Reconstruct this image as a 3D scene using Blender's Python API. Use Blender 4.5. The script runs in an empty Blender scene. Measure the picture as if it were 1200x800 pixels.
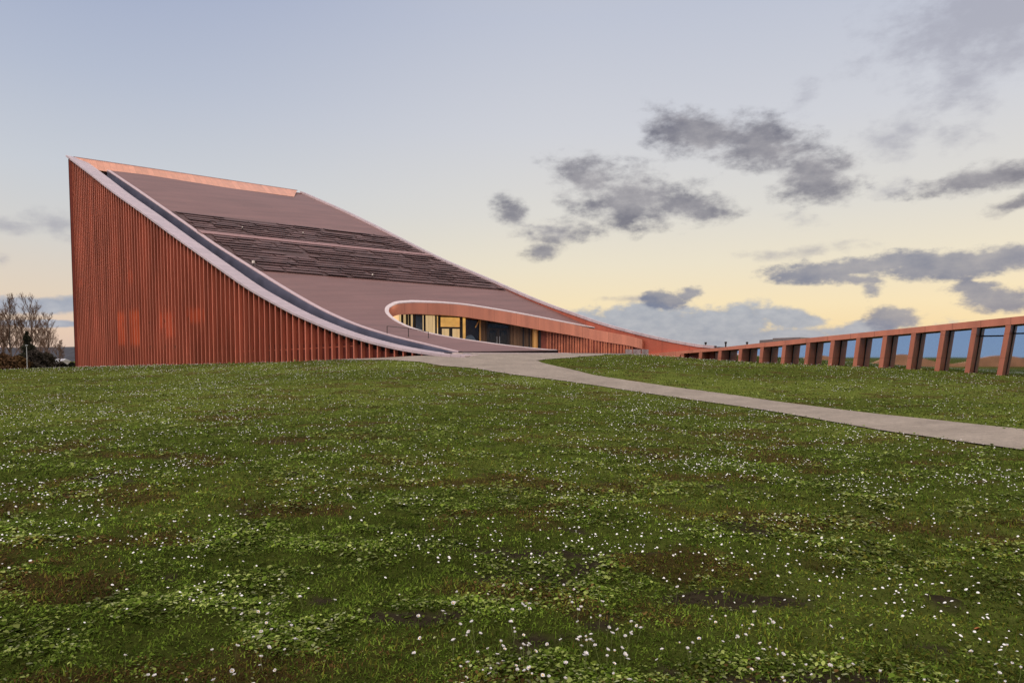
import bpy, math, random
import numpy as np
from mathutils import Vector

random.seed(7)
rng = np.random.default_rng(11)
SC = bpy.context.scene
COL = SC.collection
R = math.radians

# ------------------------------------------------------------------ camera geometry (metres, y = away from the viewer)
F, CX, TH = 800.0, 600.0, R(3.0)
CY = 418 + F * math.tan(TH)
EYE = np.array([0, 0, 1.6])
FW = np.array([0, math.cos(TH), -math.sin(TH)])
UPV = np.array([0, math.sin(TH), math.cos(TH)])
RT = np.array([1.0, 0, 0])


def ray(px, py):
    return FW + (px - CX) / F * RT + (CY - py) / F * UPV


def at_y(px, py, y):
    r = ray(px, py)
    return EYE + r * (y / r[1])


def hit_plane(px, py, P, D):
    r = ray(px, py)
    n = np.array([-D[1], D[0]])
    return EYE + r * ((n @ (P - EYE[:2])) / (n @ r[:2]))


# ------------------------------------------------------------------ helpers
class MB:
    """collects geometry for one mesh object"""

    def __init__(self):
        self.v, self.f, self.uv = [], [], {}

    def add(self, vs, fs):
        b = len(self.v)
        self.v += [tuple(map(float, p)) for p in vs]
        self.f += [tuple(b + i for i in f) for f in fs]
        return b

    def quad(self, a, b, c, d):
        self.add([a, b, c, d], [(0, 1, 2, 3)])

    def grid(self, P):
        n, m = P.shape[:2]
        self.add(P.reshape(-1, 3), [(i * m + j, i * m + j + 1, (i + 1) * m + j + 1, (i + 1) * m + j)
                                    for i in range(n - 1) for j in range(m - 1)])

    def prism(self, ring0, ring1, cap=True):
        n = len(ring0)
        fs = [(i, (i + 1) % n, n + (i + 1) % n, n + i) for i in range(n)]
        if cap:
            fs += [tuple(range(n))[::-1], tuple(range(n, 2 * n))]
        self.add(list(ring0) + list(ring1), fs)

    def box(self, c, s, ax=None, ay=None):
        """box centred at c, sizes s along ax, ay, z"""
        c = np.asarray(c, float)
        ax = np.array([1, 0, 0.]) if ax is None else np.array([ax[0], ax[1], 0.])
        ay = np.array([-ax[1], ax[0], 0.]) if ay is None else np.array([ay[0], ay[1], 0.])
        z = np.array([0, 0, 1.])
        q = [c + sx * ax * s[0] / 2 + sy * ay * s[1] / 2 + sz * z * s[2] / 2
             for sz in (-1, 1) for sx, sy in ((-1, -1), (1, -1), (1, 1), (-1, 1))]
        self.prism(q[:4], q[4:])

    def tube(self, pts, rad, n=6):
        pts = [np.asarray(p, float) for p in pts]
        rings = []
        for i, p in enumerate(pts):
            t = pts[min(i + 1, len(pts) - 1)] - pts[max(i - 1, 0)]
            t = t / (np.linalg.norm(t) + 1e-9)
            a = np.cross(t, [0, 0, 1.] if abs(t[2]) < .9 else [1., 0, 0])
            a /= np.linalg.norm(a)
            b = np.cross(t, a)
            r = rad[i] if hasattr(rad, '__len__') else rad
            rings.append([p + r * (math.cos(2 * math.pi * k / n) * a + math.sin(2 * math.pi * k / n) * b) for k in range(n)])
        vs = [q for rg in rings for q in rg]
        fs = [(i * n + k, i * n + (k + 1) % n, (i + 1) * n + (k + 1) % n, (i + 1) * n + k)
              for i in range(len(pts) - 1) for k in range(n)]
        fs += [tuple(range(n))[::-1], tuple((len(pts) - 1) * n + k for k in range(n))]
        self.add(vs, fs)

    def ribbon(self, rows):
        """rows: list of equally long polylines -> quads between consecutive rows"""
        self.grid(np.array(rows))

    def build(self, name, mat, parent=None, smooth=False, bevel=0):
        me = bpy.data.meshes.new(name)
        me.from_pydata(self.v, [], self.f)
        me.update()
        o = bpy.data.objects.new(name, me)
        COL.objects.link(o)
        me.materials.append(mat)
        if parent is not None:
            o.parent = parent
            o.matrix_parent_inverse = parent.matrix_world.inverted() if False else o.matrix_parent_inverse
        if smooth:
            me.polygons.foreach_set('use_smooth', [True] * len(me.polygons))
        if bevel:
            bv = o.modifiers.new('bevel', 'BEVEL')
            bv.width = bevel
            bv.segments = 2
            bv.limit_method = 'ANGLE'
        return o


def thing(name, label, cat, group=None, loc=None):
    o = bpy.data.objects.new(name, None)
    COL.objects.link(o)
    o.empty_display_size = .5
    if loc is not None:
        o.location = loc
    tag(o, label, cat, group)
    return o


def tag(o, label, cat, group=None):
    o['label'] = label
    o['category'] = cat
    if group:
        o['group'] = group


def struct(o):
    o['kind'] = 'structure'
    return o


def big_mesh(name, V, faces_idx, nper, mat, colors=None, smooth=False):
    """fast mesh from numpy: V (n,3); faces_idx (m,nper)"""
    me = bpy.data.meshes.new(name)
    m = len(faces_idx)
    me.vertices.add(len(V))
    me.vertices.foreach_set('co', np.asarray(V, np.float32).ravel())
    me.loops.add(m * nper)
    me.loops.foreach_set('vertex_index', np.asarray(faces_idx, np.int32).ravel())
    me.polygons.add(m)
    me.polygons.foreach_set('loop_start', np.arange(0, m * nper, nper, dtype=np.int32))
    me.polygons.foreach_set('loop_total', np.full(m, nper, np.int32))
    if smooth:
        me.polygons.foreach_set('use_smooth', np.ones(m, bool))
    me.update(calc_edges=True)
    if colors is not None:
        a = me.color_attributes.new('tint', 'FLOAT_COLOR', 'POINT')
        a.data.foreach_set('color', np.asarray(colors, np.float32).ravel())
    me.materials.append(mat)
    o = bpy.data.objects.new(name, me)
    COL.objects.link(o)
    return o


# numpy value noise
_H = np.random.default_rng(5).random((256, 256))


def vnoise(x, y):
    xi, yi = np.floor(x).astype(int), np.floor(y).astype(int)
    fx, fy = x - xi, y - yi
    fx, fy = fx * fx * (3 - 2 * fx), fy * fy * (3 - 2 * fy)
    h = lambda a, b: _H[a % 256, b % 256]
    return (h(xi, yi) * (1 - fx) + h(xi + 1, yi) * fx) * (1 - fy) + (h(xi, yi + 1) * (1 - fx) + h(xi + 1, yi + 1) * fx) * fy


def fbm(x, y, o=4):
    s, a, t = 0, 1, 0
    for k in range(o):
        s = s + a * vnoise(x * 2 ** k + 17.3 * k, y * 2 ** k + 9.1 * k)
        t += a
        a *= .5
    return s / t


def spline(pts, n):
    """Catmull-Rom through pts, n samples"""
    p = np.asarray(pts, float)
    e = np.vstack([2 * p[0] - p[1], p, 2 * p[-1] - p[-2]])
    L = np.concatenate([[0], np.cumsum(np.linalg.norm(np.diff(p, axis=0), axis=1))])
    out = []
    for t in np.linspace(0, L[-1], n):
        i = min(np.searchsorted(L, t, 'right') - 1, len(p) - 2)
        u = (t - L[i]) / (L[i + 1] - L[i])
        a, b, c, d_ = e[i], e[i + 1], e[i + 2], e[i + 3]
        out.append(.5 * (2 * b + (c - a) * u + (2 * a - 5 * b + 4 * c - d_) * u ** 2 + (3 * b - a - 3 * c + d_) * u ** 3))
    return np.array(out)


# ------------------------------------------------------------------ materials
def new_mat(name):
    m = bpy.data.materials.new(name)
    m.use_nodes = True
    nt = m.node_tree
    return m, nt, nt.nodes['Principled BSDF']


def pmat(name, col, rough=.6, metal=0.0, var=.12, scale=3.0, stretch=(1, 1, 1), bump=0.0, bscale=None, spec=.4, detail=5):
    """principled with fractal colour variation in object space"""
    m, nt, b = new_mat(name)
    N = nt.nodes
    tc = N.new('ShaderNodeTexCoord')
    mp = N.new('ShaderNodeMapping')
    mp.inputs['Scale'].default_value = stretch
    nt.links.new(tc.outputs['Object'], mp.inputs['Vector'])
    nz = N.new('ShaderNodeTexNoise')
    nz.inputs['Scale'].default_value = scale
    nz.inputs['Detail'].default_value = detail
    nt.links.new(mp.outputs[0], nz.inputs['Vector'])
    rp = N.new('ShaderNodeValToRGB')
    rp.color_ramp.elements[0].position = .3
    rp.color_ramp.elements[1].position = .7
    rp.color_ramp.elements[0].color = tuple(c * (1 - var) for c in col) + (1,)
    rp.color_ramp.elements[1].color = tuple(min(1, c * (1 + var)) for c in col) + (1,)
    nt.links.new(nz.outputs['Fac'], rp.inputs['Fac'])
    nt.links.new(rp.outputs['Color'], b.inputs['Base Color'])
    b.inputs['Roughness'].default_value = rough
    b.inputs['Metallic'].default_value = metal
    b.inputs['Specular IOR Level'].default_value = spec
    if bump:
        bp = N.new('ShaderNodeBump')
        bp.inputs['Strength'].default_value = bump
        bp.inputs['Distance'].default_value = .05
        if bscale:
            n2 = N.new('ShaderNodeTexNoise')
            n2.inputs['Scale'].default_value = bscale
            n2.inputs['Detail'].default_value = 4
            nt.links.new(mp.outputs[0], n2.inputs['Vector'])
            nt.links.new(n2.outputs['Fac'], bp.inputs['Height'])
        else:
            nt.links.new(nz.outputs['Fac'], bp.inputs['Height'])
        nt.links.new(bp.outputs[0], b.inputs['Normal'])
    return m


def glow(name, col, s, base=(.3, .2, .1), scale=(3, 3, .4)):
    m, nt, b = new_mat(name)
    N = nt.nodes
    tc = N.new('ShaderNodeTexCoord')
    mp = N.new('ShaderNodeMapping')
    mp.inputs['Scale'].default_value = scale
    nz = N.new('ShaderNodeTexNoise')
    nz.inputs['Scale'].default_value = 2.0
    nt.links.new(tc.outputs['Object'], mp.inputs[0])
    nt.links.new(mp.outputs[0], nz.inputs['Vector'])
    ml = N.new('ShaderNodeMath')
    ml.operation = 'MULTIPLY_ADD'
    ml.inputs[1].default_value = s * 1.2
    ml.inputs[2].default_value = s * .4
    nt.links.new(nz.outputs['Fac'], ml.inputs[0])
    b.inputs['Base Color'].default_value = base + (1,)
    b.inputs['Emission Color'].default_value = col + (1,)
    nt.links.new(ml.outputs[0], b.inputs['Emission Strength'])
    return m


def glass(name, tint=(.8, .85, .9), refl=.4, rough=.02, blend=.35):
    m = bpy.data.materials.new(name)
    m.use_nodes = True
    nt = m.node_tree
    N = nt.nodes
    N.clear()
    out = N.new('ShaderNodeOutputMaterial')
    g = N.new('ShaderNodeBsdfGlossy')
    g.inputs['Roughness'].default_value = rough
    g.inputs['Color'].default_value = (*tint, 1)
    tr = N.new('ShaderNodeBsdfTransparent')
    tr.inputs['Color'].default_value = (.75, .8, .8, 1)
    fr = N.new('ShaderNodeLayerWeight')
    fr.inputs['Blend'].default_value = blend
    ml = N.new('ShaderNodeMath')
    ml.operation = 'MULTIPLY_ADD'
    ml.use_clamp = True
    ml.inputs[1].default_value = 1 - refl
    ml.inputs[2].default_value = refl
    nt.links.new(fr.outputs['Fresnel'], ml.inputs[0])
    mx = N.new('ShaderNodeMixShader')
    nt.links.new(ml.outputs[0], mx.inputs[0])
    nt.links.new(tr.outputs[0], mx.inputs[1])
    nt.links.new(g.outputs[0], mx.inputs[2])
    nt.links.new(mx.outputs[0], out.inputs['Surface'])
    return m


def leafmat(name, rough=.7, transl=.25):
    m, nt, b = new_mat(name)
    N = nt.nodes
    at = N.new('ShaderNodeAttribute')
    at.attribute_name = 'tint'
    nt.links.new(at.outputs['Color'], b.inputs['Base Color'])
    b.inputs['Roughness'].default_value = rough
    b.inputs['Specular IOR Level'].default_value = .02
    if transl:
        t = N.new('ShaderNodeBsdfTranslucent')
        nt.links.new(at.outputs['Color'], t.inputs['Color'])
        mx = N.new('ShaderNodeMixShader')
        mx.inputs[0].default_value = transl
        nt.links.new(b.outputs[0], mx.inputs[1])
        nt.links.new(t.outputs[0], mx.inputs[2])
        nt.links.new(mx.outputs[0], N['Material Output'].inputs['Surface'])
    return m


def panelled(name, col, dirx, panel_w, joint_h, rough=.5, metal=.3, var=.16, joint=.55):
    """sheet-metal cladding: seams every panel_w along dirx, faint horizontal joints every joint_h"""
    m, nt, b = new_mat(name)
    N, L = nt.nodes, nt.links
    tc = N.new('ShaderNodeTexCoord')
    dt = N.new('ShaderNodeVectorMath')
    dt.operation = 'DOT_PRODUCT'
    dt.inputs[1].default_value = (dirx[0], dirx[1], 0)
    L.new(tc.outputs['Object'], dt.inputs[0])
    sp = N.new('ShaderNodeSeparateXYZ')
    L.new(tc.outputs['Object'], sp.inputs[0])

    def math_(op, a, bb=None, c=None):
        n = N.new('ShaderNodeMath')
        n.operation = op
        for i, x in enumerate((a, bb, c)):
            if x is None:
                continue
            if isinstance(x, (int, float)):
                n.inputs[i].default_value = x
            else:
                L.new(x, n.inputs[i])
        return n.outputs[0]
    s = math_('DIVIDE', dt.outputs['Value'], panel_w)
    h = math_('DIVIDE', sp.outputs['Z'], joint_h)
    seam = math_('LESS_THAN', math_('FRACT', s), .03 / panel_w)
    hj = math_('LESS_THAN', math_('FRACT', h), .035 / joint_h)
    cell = N.new('ShaderNodeCombineXYZ')
    L.new(math_('FLOOR', s), cell.inputs[0])
    L.new(math_('FLOOR', h), cell.inputs[1])
    wn = N.new('ShaderNodeTexWhiteNoise')
    L.new(cell.outputs[0], wn.inputs['Vector'])
    mp = N.new('ShaderNodeMapping')
    mp.inputs['Scale'].default_value = (1.4, 1.4, .12)
    L.new(tc.outputs['Object'], mp.inputs[0])
    nz = N.new('ShaderNodeTexNoise')
    nz.inputs['Scale'].default_value = 1.6
    nz.inputs['Detail'].default_value = 6
    L.new(mp.outputs[0], nz.inputs['Vector'])
    v = math_('ADD', math_('MULTIPLY', nz.outputs['Fac'], 1.1), math_('MULTIPLY', wn.outputs['Value'], .35))
    rp = N.new('ShaderNodeValToRGB')
    rp.color_ramp.elements[0].position = .35
    rp.color_ramp.elements[1].position = 1.1
    rp.color_ramp.elements[0].color = tuple(c * (1 - var) for c in col) + (1,)
    rp.color_ramp.elements[1].color = tuple(min(1, c * (1 + var)) for c in col) + (1,)
    L.new(v, rp.inputs['Fac'])
    mx = N.new('ShaderNodeMix')
    mx.data_type = 'RGBA'
    mx.inputs['B'].default_value = tuple(c * (1 - joint) for c in col) + (1,)
    L.new(math_('MAXIMUM', seam, hj), mx.inputs['Factor'])
    L.new(rp.outputs['Color'], mx.inputs['A'])
    L.new(mx.outputs['Result'], b.inputs['Base Color'])
    rr = math_('MULTIPLY_ADD', nz.outputs['Fac'], .3, rough - .15)
    L.new(rr, b.inputs['Roughness'])
    b.inputs['Metallic'].default_value = metal
    return m


# ------------------------------------------------------------------ plan of the hall
A = at_y(88, 430, 67.)[:2]
C = np.array([-3.2, 43.2])
d = (C - A) / np.linalg.norm(C - A)            # down the slope
nin = np.array([-d[1], d[0]])                  # into the building
B = np.array([-24.88455681, 81.40170523])
W = (B - A) @ nin
O = A + nin * 2.4


def prof(pts, P):
    q = np.array([hit_plane(*p, P, d) for p in pts])
    return (q[:, :2] - A) @ d, q[:, 2]


def smooth_prof(s, z):
    ss = np.linspace(s[0], s[-1], 200)
    zz = np.interp(ss, s, z)
    k = 13
    pad = np.concatenate([2 * zz[0] - zz[k:0:-1], zz, 2 * zz[-1] - zz[-2:-k - 2:-1]])
    w = np.hanning(2 * k + 1)
    w /= w.sum()
    return ss, np.convolve(pad, w, 'valid')


# front coping (lower visible edge), roof edge on the front side, roof and coping on the rear side
cs, cz = smooth_prof(*prof([(78.5, 182), (107.5, 203.7), (132.5, 223.7), (170, 250), (195, 268.7), (250, 308), (290, 336.5),
                            (345, 367), (400, 390), (453, 404.7), (493, 412), (520, 415)], A))
sf, zf = smooth_prof(*prof([(125, 199.4), (160, 223), (200, 251), (220, 265), (250, 286.7), (300, 318), (330, 337), (375, 363),
                            (413, 380), (453, 392.7), (500, 404), (533, 412)], O))
sr, zr = smooth_prof(*prof([(352, 226), (400, 247), (430, 261.5), (460, 276.5), (490, 292), (518.5, 306), (580, 332.5),
                            (606, 346), (640, 360), (694, 384), (727, 392), (760, 398), (818, 408)], B))
rs, rz = smooth_prof(*prof([(352, 224), (400, 245), (430, 259.5), (460, 274.5), (490, 290), (518.5, 303.7), (580, 329.5), (598, 338),
                            (640, 355.5), (685, 371), (700, 376.8), (730, 385), (760, 392.5), (790, 399), (818, 403.5)], B))


def surf(u, v):
    u, v = np.broadcast_arrays(np.asarray(u, float), np.asarray(v, float))
    a = 2.24 + v * (44.3 - 2.24)
    b = 8 + v * 47.
    s = a + (b - a) * u
    off = 2.4 + (W - 2.4) * u
    za, zb = np.interp(a, sf, zf), np.interp(b, sr, zr)
    xy = A + s[..., None] * d + off[..., None] * nin
    return np.concatenate([xy, (za + (zb - za) * u)[..., None]], -1)


def plan(s, off=0.0, z=0.0):
    p = A + s * d + off * nin
    return np.array([p[0], p[1], z])


# pavilion line
e0 = at_y(798, 418, 57.)[:2]
e1 = at_y(1178, 418, 42.)[:2]
ev = (e1 - e0) / np.linalg.norm(e1 - e0)
ein = np.array([-ev[1], ev[0]])
if ein[1] < 0:
    ein = -ein


def pav(t, dep=0.0, z=0.0):
    p = e0 + t * ev + dep * ein
    return np.array([p[0], p[1], z])


# ------------------------------------------------------------------ terrain
cp = []
for px, py in ((88, 430.5), (200, 427.5), (300, 425), (400, 421.3), (453, 419.3), (500, 417)):
    cp.append(hit_plane(px, py, A, d))
for px, py in ((760, 416.8), (798, 419.5), (842, 422.5), (891, 425.5), (945, 427.7), (1033, 430.8), (1099, 434.8), (1170, 439.5), (1240, 445)):
    cp.append(hit_plane(px, py, e0, ev))
for px, py, y in ((632, 423, 42), (665, 419.7, 45.5), (700, 416.8, 49), (600, 430, 38), (600, 439, 34), (750, 460, 28), (900, 482, 21), (1050, 508, 15.5),
                  (1200, 528, 12), (1200, 503.5, 14.2), (1190, 470, 25), (850, 445, 33), (1000, 455, 30), (100, 470, 24), (300, 450, 32),
                  (300, 436, 42), (100, 446, 40), (450, 435, 38), (0, 433.5, 70), (-60, 436, 66), (560, 417, 47), (640, 416.3, 49.5)):
    cp.append(at_y(px, py, y))
cp += [np.array(q, float) for q in ((0, 0, 0), (-12, 0, 0), (12, 0, -.2), (0, 8, 0), (-10, 10, 0), (9, 8, -.08), (-30, 20, -.1), (40, 20, -.6), (0, -15, 0),
                                    (-30, -10, 0), (30, -10, -.4), (0, 16, 0), (-14, 18, 0), (0, 55, 1.75), (5, 57, 1.75), (-20, 72, 1.0), (11, 57, 1.72), (-8, 55, 1.6),
                                    (-52, 90, -.6), (-75, 75, -.6), (-60, 60, .1), (-45, 40, .0), (20, 75, 1.2), (40, 60, .6), (45, 40, .0), (-70, 110, -2.2), (0, 100, 0), (60, 100, -1))]
cp = np.array(cp)


def tps(r2):
    return .5 * r2 * np.log(r2 + 1e-9)


_n = len(cp)
_K = tps(((cp[:, None, :2] - cp[None, :, :2]) ** 2).sum(-1)) + np.eye(_n) * .6
_P = np.hstack([np.ones((_n, 1)), cp[:, :2]])
_w = np.linalg.solve(np.block([[_K, _P], [_P.T, np.zeros((3, 3))]]), np.concatenate([cp[:, 2], np.zeros(3)]))


def ground(x, y):
    x, y = np.broadcast_arrays(np.asarray(x, float), np.asarray(y, float))
    sh = x.shape
    x, y = x.ravel(), y.ravel()
    z = np.empty(len(x))
    for i in range(0, len(x), 40000):
        a, b = x[i:i + 40000], y[i:i + 40000]
        K = tps((a[:, None] - cp[:, 0]) ** 2 + (b[:, None] - cp[:, 1]) ** 2)
        z[i:i + 40000] = K @ _w[:_n] + _w[_n] + _w[_n + 1] * a + _w[_n + 2] * b
    r = np.hypot(x, y - 35)
    t = np.clip((r - 60) / 60, 0, 1)
    t = t * t * (3 - 2 * t)
    return (z * (1 - t) - 3.0 * t).reshape(sh)


def on_ground(px, py, lo=2., hi=75.):
    """first hit of a viewing ray with the terrain (plan position of a drawn edge)"""
    r = ray(px, py)
    ys = np.linspace(lo, hi, 1500)
    P = EYE + np.outer(ys / r[1], r)
    below = P[:, 2] < ground(P[:, 0], P[:, 1])
    i = int(np.argmax(below)) if below.any() else len(ys) - 1
    return P[i]


def clump(x, y):
    return fbm(x * 4.2 + 2, y * 4.2 + 71, 3)


def ground_bump(x, y):
    r = np.hypot(x, y)
    return np.clip(1.4 - r / 16, 0, 1) * ((fbm(x * 2.2, y * 2.2, 3) - .5) * .08 + (clump(x, y) - .5) * .085)


# ------------------------------------------------------------------ palette
COP = (.50, .155, .085)
M = {
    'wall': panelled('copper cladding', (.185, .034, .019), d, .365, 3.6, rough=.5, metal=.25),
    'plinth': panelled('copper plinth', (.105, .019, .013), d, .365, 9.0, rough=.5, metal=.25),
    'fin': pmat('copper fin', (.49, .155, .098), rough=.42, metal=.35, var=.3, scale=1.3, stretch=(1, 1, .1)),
    'soffit_and_shade': pmat('dark soffit and gap shade', (.03, .018, .016), rough=.8),  # near-black: shade of the eaves and foot gaps put into the colour
    'coping': panelled('zinc coping', (.44, .355, .375), d, .78, 50, rough=.42, metal=.35, var=.1, joint=.4),
    'gutter': pmat('slate blue flashing', (.105, .11, .16), rough=.38, metal=.5, var=.25, scale=.8),
    'rim': pmat('pale rim metal', (.55, .46, .455), rough=.4, metal=.3, var=.08),
    'redge': pmat('pale roof edge', (.44, .33, .34), rough=.45, metal=.3, var=.08),
    'fascia': panelled('bright copper fascia', (.53, .205, .13), (0.94, .18), 1.9, 60, rough=.36, metal=.45, var=.14, joint=.3),
    'band': panelled('ridge copper', (.54, .255, .17), (.77, .63), .55, 60, rough=.42, metal=.35, var=.16, joint=.22),
    'inner': panelled('parapet copper', (.36, .085, .048), d, 2.4, 60, rough=.5, metal=.3, var=.12),
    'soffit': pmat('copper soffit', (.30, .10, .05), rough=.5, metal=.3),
    'dark': pmat('dark frame metal', (.022, .017, .016), rough=.45, metal=.3),
    'wood': pmat('dark timber', (.10, .055, .03), rough=.6, var=.35, scale=2.5, stretch=(3, 3, .15)),
    'gold': pmat('gilded column', (.50, .27, .085), rough=.4, metal=.4, var=.2, scale=2, stretch=(2, 2, .2)),
    'redwall': pmat('red lining panel', (.20, .05, .03), rough=.55, metal=.2, var=.2, scale=1.5),
    'curtain': glow('lit curtain', (1.0, .60, .29), 1.0, (.55, .36, .18), (4, 4, .15)),
    'litroom': glow('lit foyer wall', (1.0, .46, .11), 1.05, (.55, .3, .1), (.6, .6, .8)),
    'litwin': glow('lit window behind mesh', (1.0, .36, .06), 1.0, (.40, .12, .04), (1, 1, .5)),
    'dimwin': glow('dim lit window', (1.0, .32, .05), .36, (.40, .10, .05), (1, 1, .5)),
    'concrete': pmat('concrete floor', (.30, .26, .25), rough=.85, var=.1, scale=1.2, bump=.1, bscale=9),
    'louvre': pmat('brown louvre', (.088, .043, .040), rough=.55, metal=.1, var=.28, scale=.6, stretch=(1, 1, 1)),
    'louvre_bed': pmat('louvre bed', (.058, .029, .028), rough=.7, var=.3, scale=.7),
    'lamp_w': pmat('white lamp casing', (.55, .50, .45), rough=.4),
    'pil': panelled('copper pillar', (.42, .15, .095), (0, 1), 50, 1.5, rough=.4, metal=.55, var=.16, joint=.3),
    'pilside': None,
    'beam': panelled('copper beam', (.46, .165, .108), ev, 1.52, 60, rough=.42, metal=.35, var=.14, joint=.45),
    'glass': glass('pavilion glass', (.82, .88, .93), .7),
    'pane': glass('foyer glass', (.6, .6, .62), .02, blend=.08),
    'bal': pmat('frosted balustrade glass', (.22, .18, .18), rough=.25, var=.25, scale=3),
    'roofbox': pmat('grey plant housing', (.16, .13, .13), rough=.6),
    'grey': pmat('grey galvanised steel', (.35, .36, .37), rough=.5, metal=.5),
}


def roof_mat():
    m, nt, b = new_mat('mauve roof boards')
    N, L = nt.nodes, nt.links
    tc = N.new('ShaderNodeTexCoord')
    # z is nearly constant along a board: use height + position for board rows
    at = N.new('ShaderNodeAttribute')
    at.attribute_name = 'board'
    sp = N.new('ShaderNodeSeparateColor')
    L.new(at.outputs['Color'], sp.inputs[0])
    cb = N.new('ShaderNodeCombineXYZ')
    for i, (k, s) in enumerate((('Red', 22.0), ('Green', 47.0))):
        ml = N.new('ShaderNodeMath')
        ml.operation = 'MULTIPLY'
        ml.inputs[1].default_value = s
        L.new(sp.outputs[k], ml.inputs[0])
        L.new(ml.outputs[0], cb.inputs[i])
    br = N.new('ShaderNodeTexBrick')
    br.inputs['Scale'].default_value = 1.0
    br.inputs['Brick Width'].default_value = 3.2
    br.inputs['Row Height'].default_value = .42
    br.inputs['Mortar Size'].default_value = .022
    br.inputs['Color1'].default_value = (.140, .070, .064, 1)
    br.inputs['Color2'].default_value = (.156, .079, .072, 1)
    br.inputs['Mortar'].default_value = (.115, .060, .060, 1)
    L.new(cb.outputs[0], br.inputs['Vector'])
    mp = N.new('ShaderNodeMapping')
    mp.inputs['Scale'].default_value = (.12, .9, 1)
    L.new(cb.outputs[0], mp.inputs[0])
    nz = N.new('ShaderNodeTexNoise')
    nz.inputs['Scale'].default_value = 1.2
    nz.inputs['Detail'].default_value = 7
    L.new(mp.outputs[0], nz.inputs['Vector'])
    rp = N.new('ShaderNodeMapRange')
    rp.inputs['From Min'].default_value = .3
    rp.inputs['From Max'].default_value = .7
    rp.inputs['To Min'].default_value = .84
    rp.inputs['To Max'].default_value = 1.14
    L.new(nz.outputs['Fac'], rp.inputs['Value'])
    mx = N.new('ShaderNodeMix')
    mx.data_type = 'RGBA'
    mx.blend_type = 'MULTIPLY'
    mx.inputs['Factor'].default_value = 1
    L.new(br.outputs['Color'], mx.inputs['A'])
    L.new(rp.outputs['Result'], mx.inputs['B'])
    L.new(mx.outputs['Result'], b.inputs['Base Color'])
    b.inputs['Roughness'].default_value = .55
    b.inputs['Metallic'].default_value = .15
    return m


M['roof'] = roof_mat()

from mathutils import Matrix


def part(mb, name, mat, parent, smooth=False, label=None, bevel=0):
    o = mb.build(name, mat, None, smooth, bevel)
    o.parent = parent
    if parent.type == 'EMPTY':
        o.matrix_parent_inverse = Matrix.Translation(-Vector(parent.location))
    if label:
        o['label'] = label
    return o


# =================================================================== THE HALL
hall = thing('concert_hall', 'huge copper-clad wedge building whose curved mauve roof sweeps down to the ground', 'building',
             loc=tuple(plan(22, 10, .6)))

# ---- front wall, fins, coping
s_end = 45.2
ss = np.arange(0.02, s_end, .64 / 2)
zc = np.interp(ss, cs, cz)
gz = ground(*(np.array([plan(s, .2)[:2] for s in ss]).T))
top = np.maximum(zc - .55, gz - .3)
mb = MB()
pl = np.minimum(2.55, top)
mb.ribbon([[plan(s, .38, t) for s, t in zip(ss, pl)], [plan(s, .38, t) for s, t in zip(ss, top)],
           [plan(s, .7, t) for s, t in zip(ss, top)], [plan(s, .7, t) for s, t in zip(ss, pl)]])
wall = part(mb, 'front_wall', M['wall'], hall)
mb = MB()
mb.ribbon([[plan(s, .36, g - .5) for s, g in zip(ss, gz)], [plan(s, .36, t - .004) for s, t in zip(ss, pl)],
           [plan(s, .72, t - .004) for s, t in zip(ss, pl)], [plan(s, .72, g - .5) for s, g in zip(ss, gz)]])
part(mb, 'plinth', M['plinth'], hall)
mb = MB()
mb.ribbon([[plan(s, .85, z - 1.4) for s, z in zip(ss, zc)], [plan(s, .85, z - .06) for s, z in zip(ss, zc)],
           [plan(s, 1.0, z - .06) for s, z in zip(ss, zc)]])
part(mb, 'eaves_shade', M['soffit_and_shade'], hall)  # dark backing: the shade under the coping is painted into its colour
mb = MB()
k = 0
s = .06
while s < s_end - .6:
    z1, g = np.interp(s, cs, cz), float(ground(*plan(s)[:2]))
    if z1 - g > .2:
        w, dp = .062 + .0008 * s + .02 * random.random(), .30
        q = []
        for zz in (0, 1):
            for a, o in ((-w / 2, .03), (w / 2, .03), (w / 2, .365), (-w / 2, .365)):
                q.append(plan(s + a, o, (g - .2) if zz == 0 else np.interp(s + a, cs, cz) - .02))
        mb.prism(q[:4], q[4:])
    s += .285 + .0118 * s
gz2 = gz + .9
ok_ = zc - gz > 1.6
mb.ribbon([[plan(q_, .345, g_ + o_) for q_, g_ in zip(ss[ok_], gz2[ok_])] for o_ in (0, .06)] + [[plan(q_, .37, g_ + .06) for q_, g_ in zip(ss[ok_], gz2[ok_])]])
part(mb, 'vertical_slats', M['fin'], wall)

# lit windows glimpsed behind the cladding, service door, fixings
for px0, px1, py0, py1, mt, nm in ((143, 152, 366, 404, 'litwin', 'lit_window'), (158, 168, 364, 404, 'litwin', 'lit_window'), (191.5, 197, 366, 385, 'dimwin', 'lit_window'),
                                   (200, 208, 366, 395, 'dimwin', 'lit_window'), (224, 241, 362, 378, 'dimwin', 'lit_window'), (91, 101, 329, 336, 'dimwin', 'lit_window'), (155, 161, 318, 332, 'dimwin', 'lit_window')):
    a = A + nin * .368
    p0, p1, p2, p3 = (hit_plane(x, y, a, d) for x, y in ((px0, py1), (px1, py1), (px1, py0), (px0, py0)))
    s0, s1 = (p0[:2] - A) @ d, (p1[:2] - A) @ d
    z0, z1 = p0[2], p3[2]
    mb = MB()
    # set in from the slats so that the slats keep crossing it
    mb.prism([plan(s0, .345, z0), plan(s1, .345, z0), plan(s1, .42, z0), plan(s0, .42, z0)],
             [plan(s0, .345, z1), plan(s1, .345, z1), plan(s1, .42, z1), plan(s0, .42, z1)])
    part(mb, nm, M[mt], wall, label='dim orange window behind the slats' if mt == 'dimwin' else 'orange lit window behind the slats')
a = A + nin * .34
q0, q1, q2 = hit_plane(301, 424, a, d), hit_plane(311.5, 424, a, d), hit_plane(301, 383, a, d)
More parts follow.
